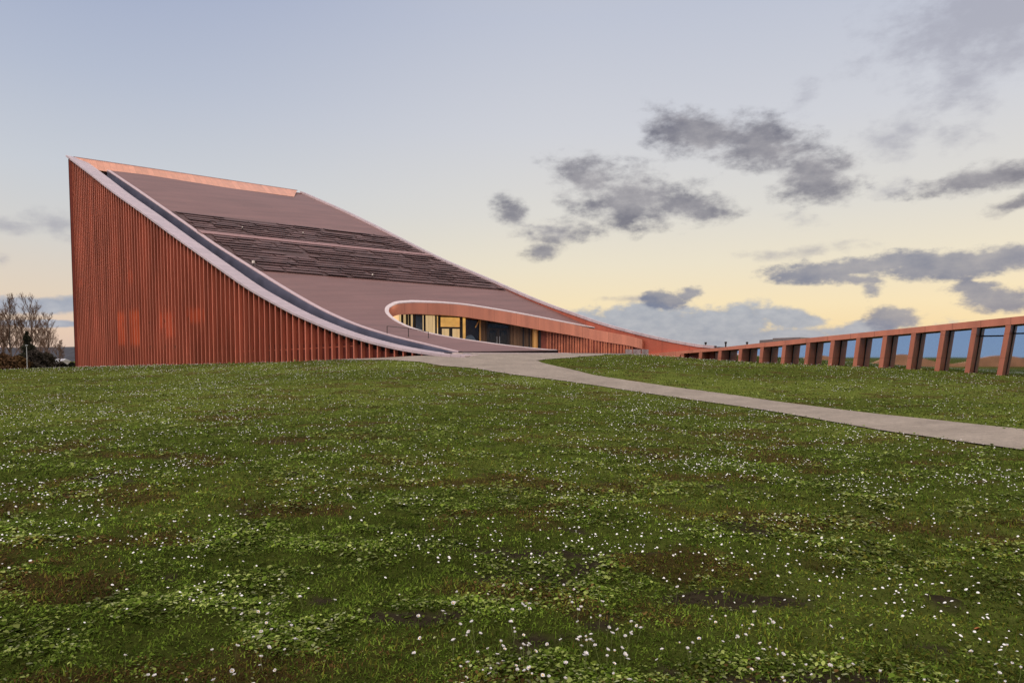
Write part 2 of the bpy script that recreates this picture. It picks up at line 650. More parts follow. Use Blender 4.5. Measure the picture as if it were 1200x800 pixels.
s0, s1 = (q0[:2] - A) @ d, (q1[:2] - A) @ d
mb = MB()
mb.prism([plan(s0, .335, q0[2]), plan(s1, .335, q0[2]), plan(s1, .45, q0[2]), plan(s0, .45, q0[2])],
         [plan(s0, .335, q2[2]), plan(s1, .335, q2[2]), plan(s1, .45, q2[2]), plan(s0, .45, q2[2])])
dr = part(mb, 'service_door', pmat('dark red door', (.19, .045, .03), rough=.5, metal=.2), hall)
mb = MB()
mb.box(plan(s0 + .15, .30, q0[2] + 1.1), (.04, .06, .3), d)
part(mb, 'handle', M['dark'], dr)
for px, py in ((147, 380), (162, 379.5), (176, 378), (194, 376), (206, 375), (222, 373), (148, 406), (177, 406), (195, 406), (206, 406)):
    q = hit_plane(px, py, A + nin * .2, d)
    mb = MB()
    mb.box(plan((q[:2] - A) @ d, .28, q[2]), (.16, .16, .22), d)
    part(mb, 'wall_fixing', M['dark'], hall)

sc2 = np.concatenate([np.linspace(-.19, 44.87, 110), [45.6, 46.6]])
zc2 = np.concatenate([np.interp(sc2[:110], cs, cz), [1.755, 1.70]])
dq = np.interp(sc2, [0, 38, 44, 46.6], [1.0, .9, .3, .08])
mb = MB()
mb.ribbon([[plan(s, -.12, z - .16) for s, z in zip(sc2, zc2)], [plan(s, -.12, z) for s, z in zip(sc2, zc2)],
           [plan(s, 1.5, z + .02) for s, z in zip(sc2, zc2)], [plan(s, 1.5, z - q_) for s, z, q_ in zip(sc2, zc2, dq)],
           [plan(s, 1.2, z - q_) for s, z, q_ in zip(sc2, zc2, dq)], [plan(s, 1.2, z - .16) for s, z in zip(sc2, zc2)],
           [plan(s, -.12, z - .16) for s, z in zip(sc2, zc2)]])
mb.quad(plan(46.6, -.12, 1.54), plan(46.6, 1.5, 1.54), plan(46.6, 1.5, 1.72), plan(46.6, -.12, 1.70))
part(mb, 'coping', M['coping'], hall, label='pale lavender metal coping along the front edge of the roof')
# gutter slot between coping and roof
sg = np.linspace(2.3, 44.25, 100)
zg = np.interp(sg, sc2, zc2)
zfe = np.interp(sg, sf, zf)
mb = MB()
mb.ribbon([[plan(s, 1.51, z - .95) for s, z in zip(sg, zg)], [plan(s, 2.395, min(z - .9, zz - .25)) for s, z, zz in zip(sg, zg, zfe)],
           [plan(s, 2.395, zz - .03) for s, zz in zip(sg, zfe)]])
part(mb, 'gutter', M['gutter'], hall)

# ---- roof sheet with the eye-shaped cut
low_uv = spline([(.42, .662), (.355, .666), (.318, .674), (.275, .688), (.242, .705), (.22, .722), (.2, .745), (.187, .768), (.18, .79), (.178, .81), (.181, .83),
                 (.188, .852), (.199, .873), (.213, .892), (.23, .911), (.25, .932), (.278, .955), (.32, .98), (.365, 1.0)], 90)
upp_uv = spline([(.42, .662), (.475, .664), (.545, .668), (.61, .6755), (.667, .688), (.77, .719), (.868, .753), (.93, .776), (1, .803)], 80)
low_v, upp_v = np.maximum.accumulate(low_uv[:, 1]), np.maximum.accumulate(upp_uv[:, 1])
low_v += np.arange(90) * 1e-7
upp_v += np.arange(80) * 1e-7
rows = np.concatenate([np.linspace(0, .66, 100), .662 + .045 * np.linspace(0, 1, 50) ** 2, np.linspace(.712, 1.0, 70)])
mb = MB()
board = []


def sheet(u0, u1, v, n=24):
    u = np.linspace(0, 1, n)[None, :] * (u1 - u0)[:, None] + u0[:, None]
    vv = np.repeat(v[:, None], n, 1)
    mb.grid(surf(u, vv))
    board.extend(zip(u.ravel(), vv.ravel()))


r1 = rows[rows <= .6621]
sheet(np.zeros(len(r1)), np.ones(len(r1)), r1, 48)
r2 = rows[rows >= .6619]
sheet(np.zeros(len(r2)), np.interp(r2, low_v, low_uv[:, 0]), r2, 24)
r3 = np.concatenate([r2[r2 < .802], [.803]])
sheet(np.interp(r3, upp_v, upp_uv[:, 0]), np.ones(len(r3)), r3, 24)
roof = part(mb, 'roof', M['roof'], hall, smooth=True, label='curved mauve-brown boarded roof')
at = roof.data.color_attributes.new('board', 'FLOAT_COLOR', 'POINT')
at.data.foreach_set('color', np.array([(u, v, 0, 1) for u, v in board], np.float32).ravel())

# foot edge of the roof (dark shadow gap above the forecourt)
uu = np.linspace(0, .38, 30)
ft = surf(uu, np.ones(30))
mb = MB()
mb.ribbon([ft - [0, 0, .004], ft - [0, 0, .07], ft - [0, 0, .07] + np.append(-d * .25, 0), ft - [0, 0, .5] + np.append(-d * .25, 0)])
part(mb, 'roof_foot', M['soffit_and_shade'], hall)
uk = np.linspace(-.06, .40, 40)
k0 = surf(np.clip(uk, 0, 1), np.ones(40))
k0[:, :2] += np.outer(np.minimum(uk, 0) * 22, nin)
k0[:, 2] = 1.895
dv3 = np.append(d, 0)
mb = MB()
mb.ribbon([k0 - .22 * dv3 - [0, 0, .2], k0 - .22 * dv3, k0 + .45 * dv3 - [0, 0, .02], k0 + .45 * dv3 - [0, 0, .3]])
part(mb, 'foot_kerb', M['rim'], hall, label='pale metal strip along the foot of the roof')
# pale trim along the roof's front edge
vv = np.linspace(0, 1, 120)
e_ = surf(np.zeros(120), vv)
e2 = surf(np.full(120, .016), vv)
mb = MB()
mb.ribbon([e_ - [0, 0, .22], e_ + [0, 0, .035], e2 + [0, 0, .035], e2 - [0, 0, .05]])
part(mb, 'roof_edge_trim', M['redge'], hall)

# louvre fields
GU, GV = np.meshgrid(np.linspace(0, 1, 301), np.linspace(0, 1, 601), indexing='ij')
GP = surf(GU, GV)
_q = GP - EYE
_dd = _q @ FW
GPX, GPY = CX + F * (_q @ RT) / _dd, CY - F * (_q @ UPV) / _dd


def roof_uv(px, py):
    e = (GPX - px) ** 2 + (GPY - py) ** 2
    i = np.unravel_index(e.argmin(), e.shape)
    return GU[i], GV[i]


def nrm(u, v):
    e = 1e-3
    a = surf(u + e, v) - surf(u, v)
    b = surf(u, v + e) - surf(u, v)
    n = np.cross(a, b)
    n /= np.linalg.norm(n, axis=-1, keepdims=True)
    return n * np.sign(n[..., 2:3])


for (va0, va1, vb0, vb1, nrow, lab) in ((.226, .306, .319, .403, 8, 'upper field of dark roof louvres'), (.338, .420, .509, .610, 13, 'lower field of dark roof louvres')):
    U = np.linspace(.018, .988, 40)
    bed = MB()
    rowsb = []
    for t in np.linspace(0, 1, 12):
        v = (va0 + (vb0 - va0) * t) * (1 - U) + (va1 + (vb1 - va1) * t) * U
        rowsb.append(surf(U, v) + .05 * nrm(U, v))
    bed.ribbon(rowsb)
    bo = part(bed, 'louvre_field', M['louvre_bed'], hall, label=lab)
    sl = MB()
    for r in range(nrow):
        t = (r + .12) / nrow
        x = .02 + random.random() * .03
        while x < .96:
            ln = random.choice((.08, .13, .2)) * random.uniform(.85, 1.1)
            x2 = min(x + ln, .985)
            if random.random() < .94:
                us = np.linspace(x, x2, 3)
                jit = random.uniform(-.02, .02) / nrow
                v = (va0 + (vb0 - va0) * (t + jit)) * (1 - us) + (va1 + (vb1 - va1) * (t + jit)) * us
                wv = (vb0 - va0) / nrow * random.uniform(.68, .84)
                n = nrm(us, v)
                lift = random.uniform(.08, .15)
                a = surf(us, v) + .07 * n
                b = surf(us, v + wv) + lift * n
                th = .03
                sl.ribbon([a, b, b + th * n, a + th * n, a])
            x = x2 + random.choice((.004, .006, .02))
    part(sl, 'louvre_slats', M['louvre'], bo)
# pale strip between the louvre fields
U = np.linspace(.012, .99, 40)
v0 = .321 * (1 - U) + .405 * U
v1 = .336 * (1 - U) + .418 * U
mb = MB()
mb.ribbon([surf(U, v0), surf(U, v0) + .12 * nrm(U, v0), surf(U, v1) + .12 * nrm(U, v1), surf(U, v1)])
part(mb, 'walkway_strip', pmat('mauve strip', (.235, .13, .125), rough=.5, metal=.2), hall)
for px, py, sz in ((297, 311, .22), (354.5, 276, .12), (436, 325.5, .15), (284, 270, .12)):
    u, v = roof_uv(px, py)
    p = surf(u, v) + .3 * nrm(u, v)
    mb = MB()
    mb.box(p, (sz, sz * .7, sz), d)
    lo = part(mb, 'floodlight', M['lamp_w'], hall, bevel=.03)
    mb = MB()
    mb.box(p - np.array([0, 0, sz / 2 + .11]), (.06, .06, .22), d)
    part(mb, 'bracket', M['dark'], lo)

# ---- ridge band and outer walls
T0, T1 = plan(-.15, .6, 21.03), np.append(B, 21.03)
Q0, Q1 = plan(1.55, 1.2, 19.75), surf(*roof_uv(344.5, 231)) + [0, 0, .03]
mb = MB()
back = np.array([-d[0], -d[1], 0])
n = 24
t = np.linspace(0, 1, n)[:, None]
Tl = T0 * (1 - t) + (T1 - np.append(nin * .5, 0)) * t
Ql = Q0 * (1 - t) + Q1 * t
mb.ribbon([Tl, Ql, Ql + back * .9 + [0, 0, -.01], Tl + back * .35, Tl])
mb.add([Tl[-1], Ql[-1], Ql[-1] + back * .9, Tl[-1] + back * .35], [(0, 1, 2, 3)])
part(mb, 'ridge_fascia', M['band'], hall, label='salmon copper band along the ridge')
mb = MB()
capd = Tl + back * .45
mb.ribbon([Tl + np.append(d * .06, 0) + [0, 0, -.10], Tl + np.append(d * .06, 0) + [0, 0, .03], capd + [0, 0, .03], capd + [0, 0, -.1]])
part(mb, 'ridge_capping', pmat('grey ridge metal', (.40, .30, .31), rough=.45, metal=.3), hall)
# back wall under the ridge (its left part stops lower: the gutter slot opens to the sky)
ab = (B - A) / np.linalg.norm(B - A)
abn = np.array([ab[1], -ab[0]])
abn = abn * np.sign(abn @ d)
LB = np.linalg.norm(B - A)
bb = np.array([[*(A + ab * t), 0] for t in (0, .9, .95, 2.7, 2.75, LB)])
zt = np.array([20.6, 20.5, 18.3, 18.3, 19.7, 20.7])
g0 = ground(bb[:, 0], bb[:, 1])
o1, o2 = np.append(abn * .05, 0), np.append(abn * .5, 0)
mb = MB()
z = lambda h: np.stack([0 * h, 0 * h, h], 1)
mb.ribbon([bb + o1 + z(g0 - .5), bb + o1 + z(zt), bb + o2 + z(zt), bb + o2 + z(g0 - .5)])
part(mb, 'back_wall', M['wall'], hall)

# rear long wall with parapet
sR = np.concatenate([np.linspace(8, 55.14, 120), [56.5]])
zR = np.interp(sR, rs, rz)
zR[-1] = zR[-2] - .12
gR = ground(*(np.array([plan(s, W)[:2] for s in sR]).T))
mb = MB()
mb.ribbon([[plan(s, W + .02, g - .3) for s, g in zip(sR, gR)], [plan(s, W + .02, q - .2) for s, q in zip(sR, zR)],
           [plan(s, W + .6, q - .2) for s, q in zip(sR, zR)], [plan(s, W + .6, g - .3) for s, g in zip(sR, gR)]])
part(mb, 'rear_wall', M['inner'], hall)
mb = MB()
mb.ribbon([[plan(s, W + .1, q - .2) for s, q in zip(sR, zR)], [plan(s, W - .06, q - .22) for s, q in zip(sR, zR)], [plan(s, W - .06, q) for s, q in zip(sR, zR)],
           [plan(s, W + .75, q) for s, q in zip(sR, zR)], [plan(s, W + .75, q - .2) for s, q in zip(sR, zR)]])
part(mb, 'rear_coping', M['coping'], hall)

# ---- canopy rim, fascia, soffit, glazing of the entrance
rim_uv = np.vstack([low_uv[::-1], upp_uv[1:]])
rim = surf(rim_uv[:, 0], rim_uv[:, 1])
tip = len(low_uv) - 1
ext = spline([rim[-6], (7.1, 61.75, 4.18), (8.2, 61.1, 3.92), (9.2, 60.5, 3.70), (10.2, 59.9, 3.48), (11.25, 59.15, 3.14)], 34)[3:]
nl = 42                                                    # fascia begins on the near side just past the tip
fas = spline(np.vstack([rim[tip - nl:-6][::4], ext[::4], ext[-1:]]), 150)
fl = np.concatenate([[0], np.cumsum(np.linalg.norm(np.diff(fas, axis=0), axis=1))])
fl /= fl[-1]
fh = np.interp(fl, [0, .2, .45, .65, .85, 1], [.7, .95, 1.08, 1.12, 1.0, .86])
tn = np.gradient(fas[:, :2], axis=0)
tn /= np.linalg.norm(tn, axis=1, keepdims=True)
out = np.stack([-tn[:, 1], tn[:, 0], 0 * tn[:, 0]], 1)      # away from the court
if (out[len(out) // 2] @ np.append(nin, 0)) < 0:
    out = -out
dn = np.stack([0 * fh, 0 * fh, fh], 1)
mb = MB()
mb.ribbon([fas - [0, 0, .035], fas - dn, fas - dn + out * .3, fas + out * .3 - [0, 0, .06]])
mb.add([fas[-1], fas[-1] - dn[-1], fas[-1] - dn[-1] + out[-1] * .3, fas[-1] + out[-1] * .3], [(0, 1, 2, 3)])
part(mb, 'canopy_fascia', M['fascia'], hall, label='bright copper band curling over the entrance')


def rim_strip(uv, wid):
    """flat metal strip just outside a rim, lying on the roof"""
    P = surf(uv[:, 0], uv[:, 1])
    t_ = np.gradient(P[:, :2], axis=0)
    t_ /= np.linalg.norm(t_, axis=1, keepdims=True)
    o_ = np.stack([-t_[:, 1], t_[:, 0]], 1)
    cen = np.array([-3.5, 56.])
    sg_ = np.sign((o_ * (P[:, :2] - cen)).sum(1))
    o_ = o_ * sg_[len(sg_) // 2]
    wv_ = o_ * wid[:, None]
    ds, do = wv_ @ d, wv_ @ nin
    du = do / (W - 2.4)
    dv = (ds - (5.76 + 4.9 * uv[:, 1]) * du) / 44.
    Q = surf(np.clip(uv[:, 0] + du, 0, 1), np.clip(uv[:, 1] + dv, 0, 1))
    up_ = np.array([0, 0, .05])
    return [P - [0, 0, .03], P + up_, Q + up_, Q - up_]


wid = np.interp(np.arange(len(rim_uv)), [0, tip - 60, tip - 30, tip, tip + 20, tip + 79], [.1, .15, .32, .34, .2, .13])
mb = MB()
mb.ribbon(rim_strip(rim_uv, wid))
part(mb, 'canopy_rim', M['rim'], hall, smooth=False, label='pale metal rim round the eye-shaped cut')

G = spline([(-9.9, 56.4), (-9.75, 57.3), (-9.1, 58.9), (-7.9, 60.3), (-6, 61.4), (-4, 62.05), (-2, 62.4), (0, 62.6), (2, 62.6), (4, 62.45), (6, 62.15), (7.5, 61.65), (9.5, 60.5), (10.9, 59.65)], 400)
gpx = np.array([CX + F * x / (y * math.cos(TH)) for x, y in G])    # close enough: near eye level


def gp(px, dep=0.0):
    i = np.interp(px, gpx, np.arange(400))
    p = np.array([np.interp(i, np.arange(400), G[:, 0]), np.interp(i, np.arange(400), G[:, 1])])
    i = int(round(float(i)))
    t_ = G[min(i + 2, 399)] - G[max(i - 2, 0)]
    t_ /= np.linalg.norm(t_)
    n_ = np.array([-t_[1], t_[0]])
    if n_[1] < 0:
        n_ = -n_
    return p + n_ * dep, t_, n_


FLOOR = 1.9
fasb = fas - dn
fpx = CX + F * fasb[:, 0] / fasb[:, 1]


def soff(px):
    k_ = 40
    return float(np.interp(px, fpx[k_:], fasb[k_:, 2])) + .03


# soffit
mb = MB()
ks = range(30, 150, 3)
rowA = [fasb[k_] + [0, 0, .02] for k_ in ks]
rowB = []
for k_ in ks:
    p, t_, n_ = gp(np.clip(fpx[k_] + (4 if fpx[k_] < 480 else 0), 467, 744), .3)
    rowB.append(np.append(p, fasb[k_, 2] + .05))
mb.ribbon([rowA, rowB])
part(mb, 'canopy_soffit', M['soffit'], hall)


def gpanel(px0, px1, z0, z1, dep, th=.06, n=6):
    mb = MB()
    q = [gp(x, dep) for x in np.linspace(px0, px1, n)]
    zt_ = [soff(x) - .02 if z1 is None else z1 for x in np.linspace(px0, px1, n)]
    mb.ribbon([[np.append(p, z0) for p, _, _ in q], [np.append(p, z_) for (p, _, _), z_ in zip(q, zt_)],
               [np.append(p + n_ * th, z_) for (p, _, n_), z_ in zip(q, zt_)], [np.append(p + n_ * th, z0) for p, _, n_ in q]])
    return mb


def mullion(mb, px, w, dep=-.06, th=.16, z0=FLOOR, z1=None):
    p, t_, n_ = gp(px, dep)
    z1 = soff(px) if z1 is None else z1
    mb.box(np.append(p + n_ * th / 2, (z0 + z1) / 2), (w, th, z1 - z0), t_)


def rail(mb, px0, px1, z, h=.1, dep=-.06, th=.14):
    pts = [gp(x, dep) for x in np.linspace(px0, px1, 4)]
    for a_, b_ in zip(pts[:-1], pts[1:]):
        v_ = b_[0] - a_[0]
        L_ = np.linalg.norm(v_)
        mb.box(np.append((a_[0] + b_[0]) / 2 + a_[2] * th / 2, z), (L_ + .02, th, h), v_ / L_)


def pzz(px, py):
    p, _, _ = gp(px)
    return 1.6 + (418 - py) * p[1] / 800


# lit glazed bays
for px0, px1, mat_, lab, ms in ((468, 481, 'curtain', 'lit pane at the tip of the entrance', (472, 477.5, 480.6)), (481, 498.5, 'curtain', 'pane with pale curtain and grey reflection', (486.5, 498)),
                                (498.5, 515, 'curtain', 'pane with pale yellow curtain', (511.2, 514.6)), (541.5, 547, 'litroom', 'narrow amber pane beside the doors', (541.5,))):
    w_ = part(gpanel(px0, px1, FLOOR, None, 0, .03), 'window', M['pane'], hall, label=lab)
    mb = MB()
    for m_ in ms:
        mullion(mb, m_, .12)
    part(mb, 'frame', M['dark'], w_)
    part(gpanel(px0, px1 - .2, FLOOR, None, .5), 'curtain', M[mat_], w_)
g1 = gpanel(487, 497.5, FLOOR, None, .3)
part(g1, 'pane_reflection', pmat('grey pane reflection', (.30, .29, .33), rough=.4, var=.2), hall)  # reflection in the pane, painted as a grey sheet behind the glass


def door_bay(px0, px1, pyt, lab, backmat, leafmat_):
    zt_ = pzz((px0 + px1) / 2, pyt)
    t_ = part(gpanel(px0, px1, zt_, None, 0, .03), 'transom_window', M['pane'], hall)
    mb = MB()
    mullion(mb, px0, .13)
    mullion(mb, px1, .13)
    rail(mb, px0, px1, soff((px0 + px1) / 2) - .06, .1)
    part(mb, 'frame', M['dark'], t_)
    part(gpanel(px0, px1, zt_, None, .9), 'backdrop', M[backmat], t_)
    dd_ = part(gpanel(px0 + .4, px1 - .4, FLOOR, zt_ - .08, 0, .04), 'double_door', M['pane'], hall, label=lab)
    mb = MB()
    mid = (px0 + px1) / 2
    for x in (px0 + .9, px1 - .9):
        mullion(mb, x, .2, -.1, .14, FLOOR, zt_)
    mullion(mb, mid, .28, -.1, .14, FLOOR, zt_)
    rail(mb, px0 + .4, px1 - .4, zt_ - .02, .16, -.12)
    rail(mb, px0 + .4, px1 - .4, FLOOR + .12, .2, -.12)
    part(mb, 'door_frame', M['dark'], dd_)
    mb = MB()
    for x in (mid - 1.6, mid + 1.6):
        p, tt, nn = gp(x, -.2)
        mb.box(np.append(p, FLOOR + 1.1), (.04, .05, .9), tt)
    part(mb, 'handle', M['grey'], dd_)
    part(gpanel(px0, px1, FLOOR, zt_, .9), 'backdrop', M[leafmat_], dd_)


door_bay(515.5, 541, 384, 'lit double glass door', 'litroom', 'curtain')
door_bay(571, 596.5, 385.5, 'unlit double door in the timber wall', 'wood', 'wood')
w_ = part(gpanel(547, 562, FLOOR, None, 0, .03), 'window', M['pane'], hall, label='dark pane with bluish reflection')
part(gpanel(547, 571, FLOOR, None, .6), 'curtain', pmat('dark brown lining', (.07, .035, .024), rough=.6), w_)
mb = MB()
p, tt, nn = gp(551.5, .25)
rr = []
for a_ in np.linspace(0, math.pi, 14):
    rr.append((p + tt * .75 * math.cos(a_), 2.0 + 1.6 * math.sin(a_)))
mb.prism([np.append(q_, z_) for q_, z_ in rr], [np.append(q_ + nn * .06, z_) for q_, z_ in rr])
part(mb, 'arched_panel', pmat('blue grey panel', (.25, .25, .31), rough=.4, var=.3, scale=.8), hall)
for px, w in ((562.3, .15), (627, .55)):
    mb = MB()
    p, tt, nn = gp(px, -.25)
    pts = [np.append(p, z_) for z_ in (FLOOR - .1, soff(px) + .05)]
    mb.tube(pts, w / 2, 14)
    part(mb, 'column', M['gold'], hall, smooth=False, label='gilded column')
mb = MB()
p0_, p1_ = gp(557, -.1)[0], gp(561.5, -.1)[0]
mb.tube([np.append(p0_, pzz(557, 384)), np.append(p1_, soff(561.5) - .05)], .06, 8)
part(mb, 'brace', M['gold'], hall)
# timber and copper walls to the right
wd = part(gpanel(562, 632, FLOOR, None, .25, .08, 20), 'timber_wall', M['wood'], hall)
mb = MB()
for x in np.arange(597.5, 623, 1.75):
    mullion(mb, x, .07 + .05 * random.random(), .1, .14)
mts = pmat('brown slats', (.15, .085, .045), rough=.6, var=.4, scale=1.5, stretch=(4, 4, .1))
part(mb, 'timber_slats', mts, wd)
mb = MB()
for x in np.arange(564.5, 571, 1.8):
    mullion(mb, x, .08, .1, .14)
part(mb, 'timber_slats', mts, wd)
mb = MB()
mullion(mb, 613.5, .16, -.02, .12)
mullion(mb, 620, .1, -.02, .12)
mullion(mb, 632.5, .2, -.02, .12)
part(mb, 'door_post', M['dark'], wd)
part(gpanel(632, 682, FLOOR - .2, None, .1, .1, 12), 'lining_wall', M['redwall'], hall)
cw = part(gpanel(682, 742, FLOOR - .2, None, .02, .1, 14), 'slatted_wall', M['wall'], hall)
mb = MB()
for x in np.arange(642, 742, 3.3):
    mullion(mb, x + random.uniform(-.6, .6), .10 + .08 * random.random(), -.06, .12, FLOOR - .2)
part(mb, 'wall_slats', pmat('copper slats', (.36, .115, .06), rough=.45, metal=.3, var=.3, scale=1.2), cw)
# glass balustrade at the wing's end
mb = MB()
for a_, b_ in ((733, 741), (742, 751), (752, 760)):
    p0_, p1_ = at_y(a_, 414, 58.3), at_y(b_, 414, 57.6)
    mb.prism([p0_ + [0, 0, -.4], p1_ + [0, 0, -.4], p1_ + [0, .03, -.4], p0_ + [0, .03, -.4]],
             [p0_ + [0, 0, .36], p1_ + [0, 0, .33], p1_ + [0, .03, .33], p0_ + [0, .03, .36]])
part(mb, 'balustrade', M['bal'], hall)

# low rail on the roof in front of the cut
mb = MB()
tops = []
for px, py, h in ((454, 391, .55), (478.5, 394.5, .62), (502, 396, .45)):
    u, v = roof_uv(px, py)
    p = surf(u, v)
    mb.tube([p - [0, 0, .05], p + [0, 0, h]], .028, 6)
    tops.append(p + [0, 0, h])
mb.tube(tops, .024, 6)
part(mb, 'guard_rail', M['dark'], hall)

# =================================================================== PAVILION
pavil = thing('glazed_pavilion', 'low rising copper pavilion with leaning pillars and blue glass at the lawn edge', 'pavilion', loc=tuple(pav(10, 0, .9)))


def pt(px, py):
    q = hit_plane(px, py, e0, ev)
    return (q[:2] - e0) @ ev, q[2]


tl = np.array([pt(*q) for q in ((700, 416.2), (745, 415.4), (760, 414.6), (780, 412.7), (841.5, 407.5), (889.5, 402), (960, 394.7), (1070, 383.6), (1200, 370), (1330, 356.5))])
bl = np.array([pt(*q) for q in ((700, 420), (745, 420), (760, 420.5), (795, 421), (798, 414.4), (841.5, 411), (864, 409.1), (915, 404.9), (960, 400.2), (1070, 390.3), (1200, 379), (1330, 367.5))])
ztop = lambda t_: np.interp(t_, tl[:, 0], tl[:, 1])
zbot = lambda t_: np.interp(t_, bl[:, 0], bl[:, 1])
tt = np.unique(np.concatenate([np.linspace(tl[0, 0], tl[-1, 0], 60), bl[3:5, 0]]))
mb = MB()
mb.ribbon([[pav(t_, .9, zbot(t_)) for t_ in tt], [pav(t_, -.02, zbot(t_)) for t_ in tt], [pav(t_, -.02, ztop(t_)) for t_ in tt], [pav(t_, .9, ztop(t_) + .02) for t_ in tt]])
part(mb, 'roof_beam', M['beam'], pavil)
DEP = 1.55
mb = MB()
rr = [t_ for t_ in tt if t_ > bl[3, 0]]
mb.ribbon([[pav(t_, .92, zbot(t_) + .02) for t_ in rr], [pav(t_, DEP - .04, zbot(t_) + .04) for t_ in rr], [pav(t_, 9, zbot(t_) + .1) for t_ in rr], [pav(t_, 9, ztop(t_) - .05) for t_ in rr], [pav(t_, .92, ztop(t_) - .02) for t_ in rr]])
part(mb, 'roof_slab', M['soffit_and_shade'], pavil)
pil_px = [798, 819.3, 842, 866, 891, 917, 945, 973.6, 1003.5, 1034.7, 1068, 1102.5, 1139, 1178.5, 1222, 1270]
ptop = [pt(px, np.interp(px, [798, 945, 1200, 1330], [414, 401.8, 379, 367.5]))[0] for px in pil_px]
leanf = lambda t_: .07 + .045 * np.clip(t_ / 20, 0, 1.3)


def sheared(mb, t0, t1, dep0, dep1, z0, z1a, z1b, ln):
    f = lambda t_, z_: t_ - ln * (zbot(t_) - z_)
    q0_ = [pav(f(t0, z0), dep0, z0), pav(f(t1, z0), dep0, z0), pav(f(t1, z0), dep1, z0), pav(f(t0, z0), dep1, z0)]
    q1_ = [pav(t0, dep0, z1a), pav(t1, dep0, z1b), pav(t1, dep1, z1b), pav(t0, dep1, z1a)]
    mb.prism(q0_, q1_)


gv = lambda t_, dep=0.: float(ground(*pav(t_, dep)[:2]))
for i, t_ in enumerate(ptop):
    mb = MB()
    sheared(mb, t_, t_ + .27, 0.0, DEP, gv(t_) - .25, zbot(t_) - .004, zbot(t_ + .27) - .004, leanf(t_))
    po = part(mb, 'pillar', M['pil'], pavil)
for i in range(len(ptop) - 1):
    a_, b_ = ptop[i] + .27, ptop[i + 1]
    mb = MB()
    sheared(mb, a_ + .005, b_ - .005, DEP - .10, DEP - .07, gv(a_) - .15, zbot(a_) - .004, zbot(b_) - .004, leanf(a_))
    po = part(mb, 'window', M['glass'], pavil)
    mb = MB()
    sheared(mb, a_ + .005, a_ + .065, DEP - .14, DEP - .03, gv(a_) - .15, zbot(a_) - .006, zbot(a_ + .06) - .006, leanf(a_))
    if i >= 12:
        zz = zbot(a_) - .55
        ln = leanf(a_)
        o_ = -ln * .55
        mb.prism([pav(a_ + o_, DEP - .15, zz), pav(b_ + o_, DEP - .15, zz), pav(b_ + o_, DEP - .03, zz), pav(a_ + o_, DEP - .03, zz)],
                 [pav(a_ + o_, DEP - .15, zz + .09), pav(b_ + o_, DEP - .15, zz + .09), pav(b_ + o_, DEP - .03, zz + .09), pav(a_ + o_, DEP - .03, zz + .09)])
    part(mb, 'frame', M['dark'], po)
# room behind the glass
mb = MB()
rr = np.linspace(ptop[0] - .3, ptop[-1] + .5, 20)
mb.ribbon([[pav(t_, DEP, gv(t_) - .2) for t_ in rr], [pav(t_, 8.8, gv(t_) - .2) for t_ in rr], [pav(t_, 8.8, zbot(t_) + .1) for t_ in rr], [pav(t_, 9.0, zbot(t_) + .1) for t_ in rr], [pav(t_, 9., gv(t_) - .2) for t_ in rr]])
part(mb, 'inner_wall', pmat('dim interior', (.07, .04, .035), rough=.7), pavil)
for a_, b_, z0, z1, dep in ((890, 906, 402, 398.6, 4.0), (905.5, 938, 399.5, 396.2, 6.5)):
    mb = MB()
    p0_, p1_ = at_y(a_, z1, 54.5 + dep), at_y(b_, z1, 53 + dep - 1.)
    zb_ = 1.6 + (418 - z0 - 5) * 58 / 800
    mb.prism([[p0_[0], p0_[1], zb_ - 1], [p1_[0], p1_[1], zb_ - 1], [p1_[0] + 1.5, p1_[1] + 1.6, zb_ - 1], [p0_[0] + 1.5, p0_[1] + 1.6, zb_ - 1]],
             [p0_, [p1_[0], p1_[1], p0_[2] + .02], [p1_[0] + 1.5, p1_[1] + 1.6, p0_[2] + .02], p0_ + [1.5, 1.6, .0]])
    part(mb, 'roof_housing', M['roofbox'], pavil)
for px, y0 in ((827, 400.8), (850.5, 400.3), (875.5, 400.5)):
    p0_ = at_y(px, y0, 61)
    mb = MB()
    mb.tube([[p0_[0], p0_[1], 1.8], p0_ - [0, 0, .16]], .07, 8)
    po = part(mb, 'roof_post', M['dark'], pavil)
    mb = MB()
    mb.tube([p0_ - [0, 0, .155], p0_], .11, 8)
    part(mb, 'lamp_cap', M['dark'], po)

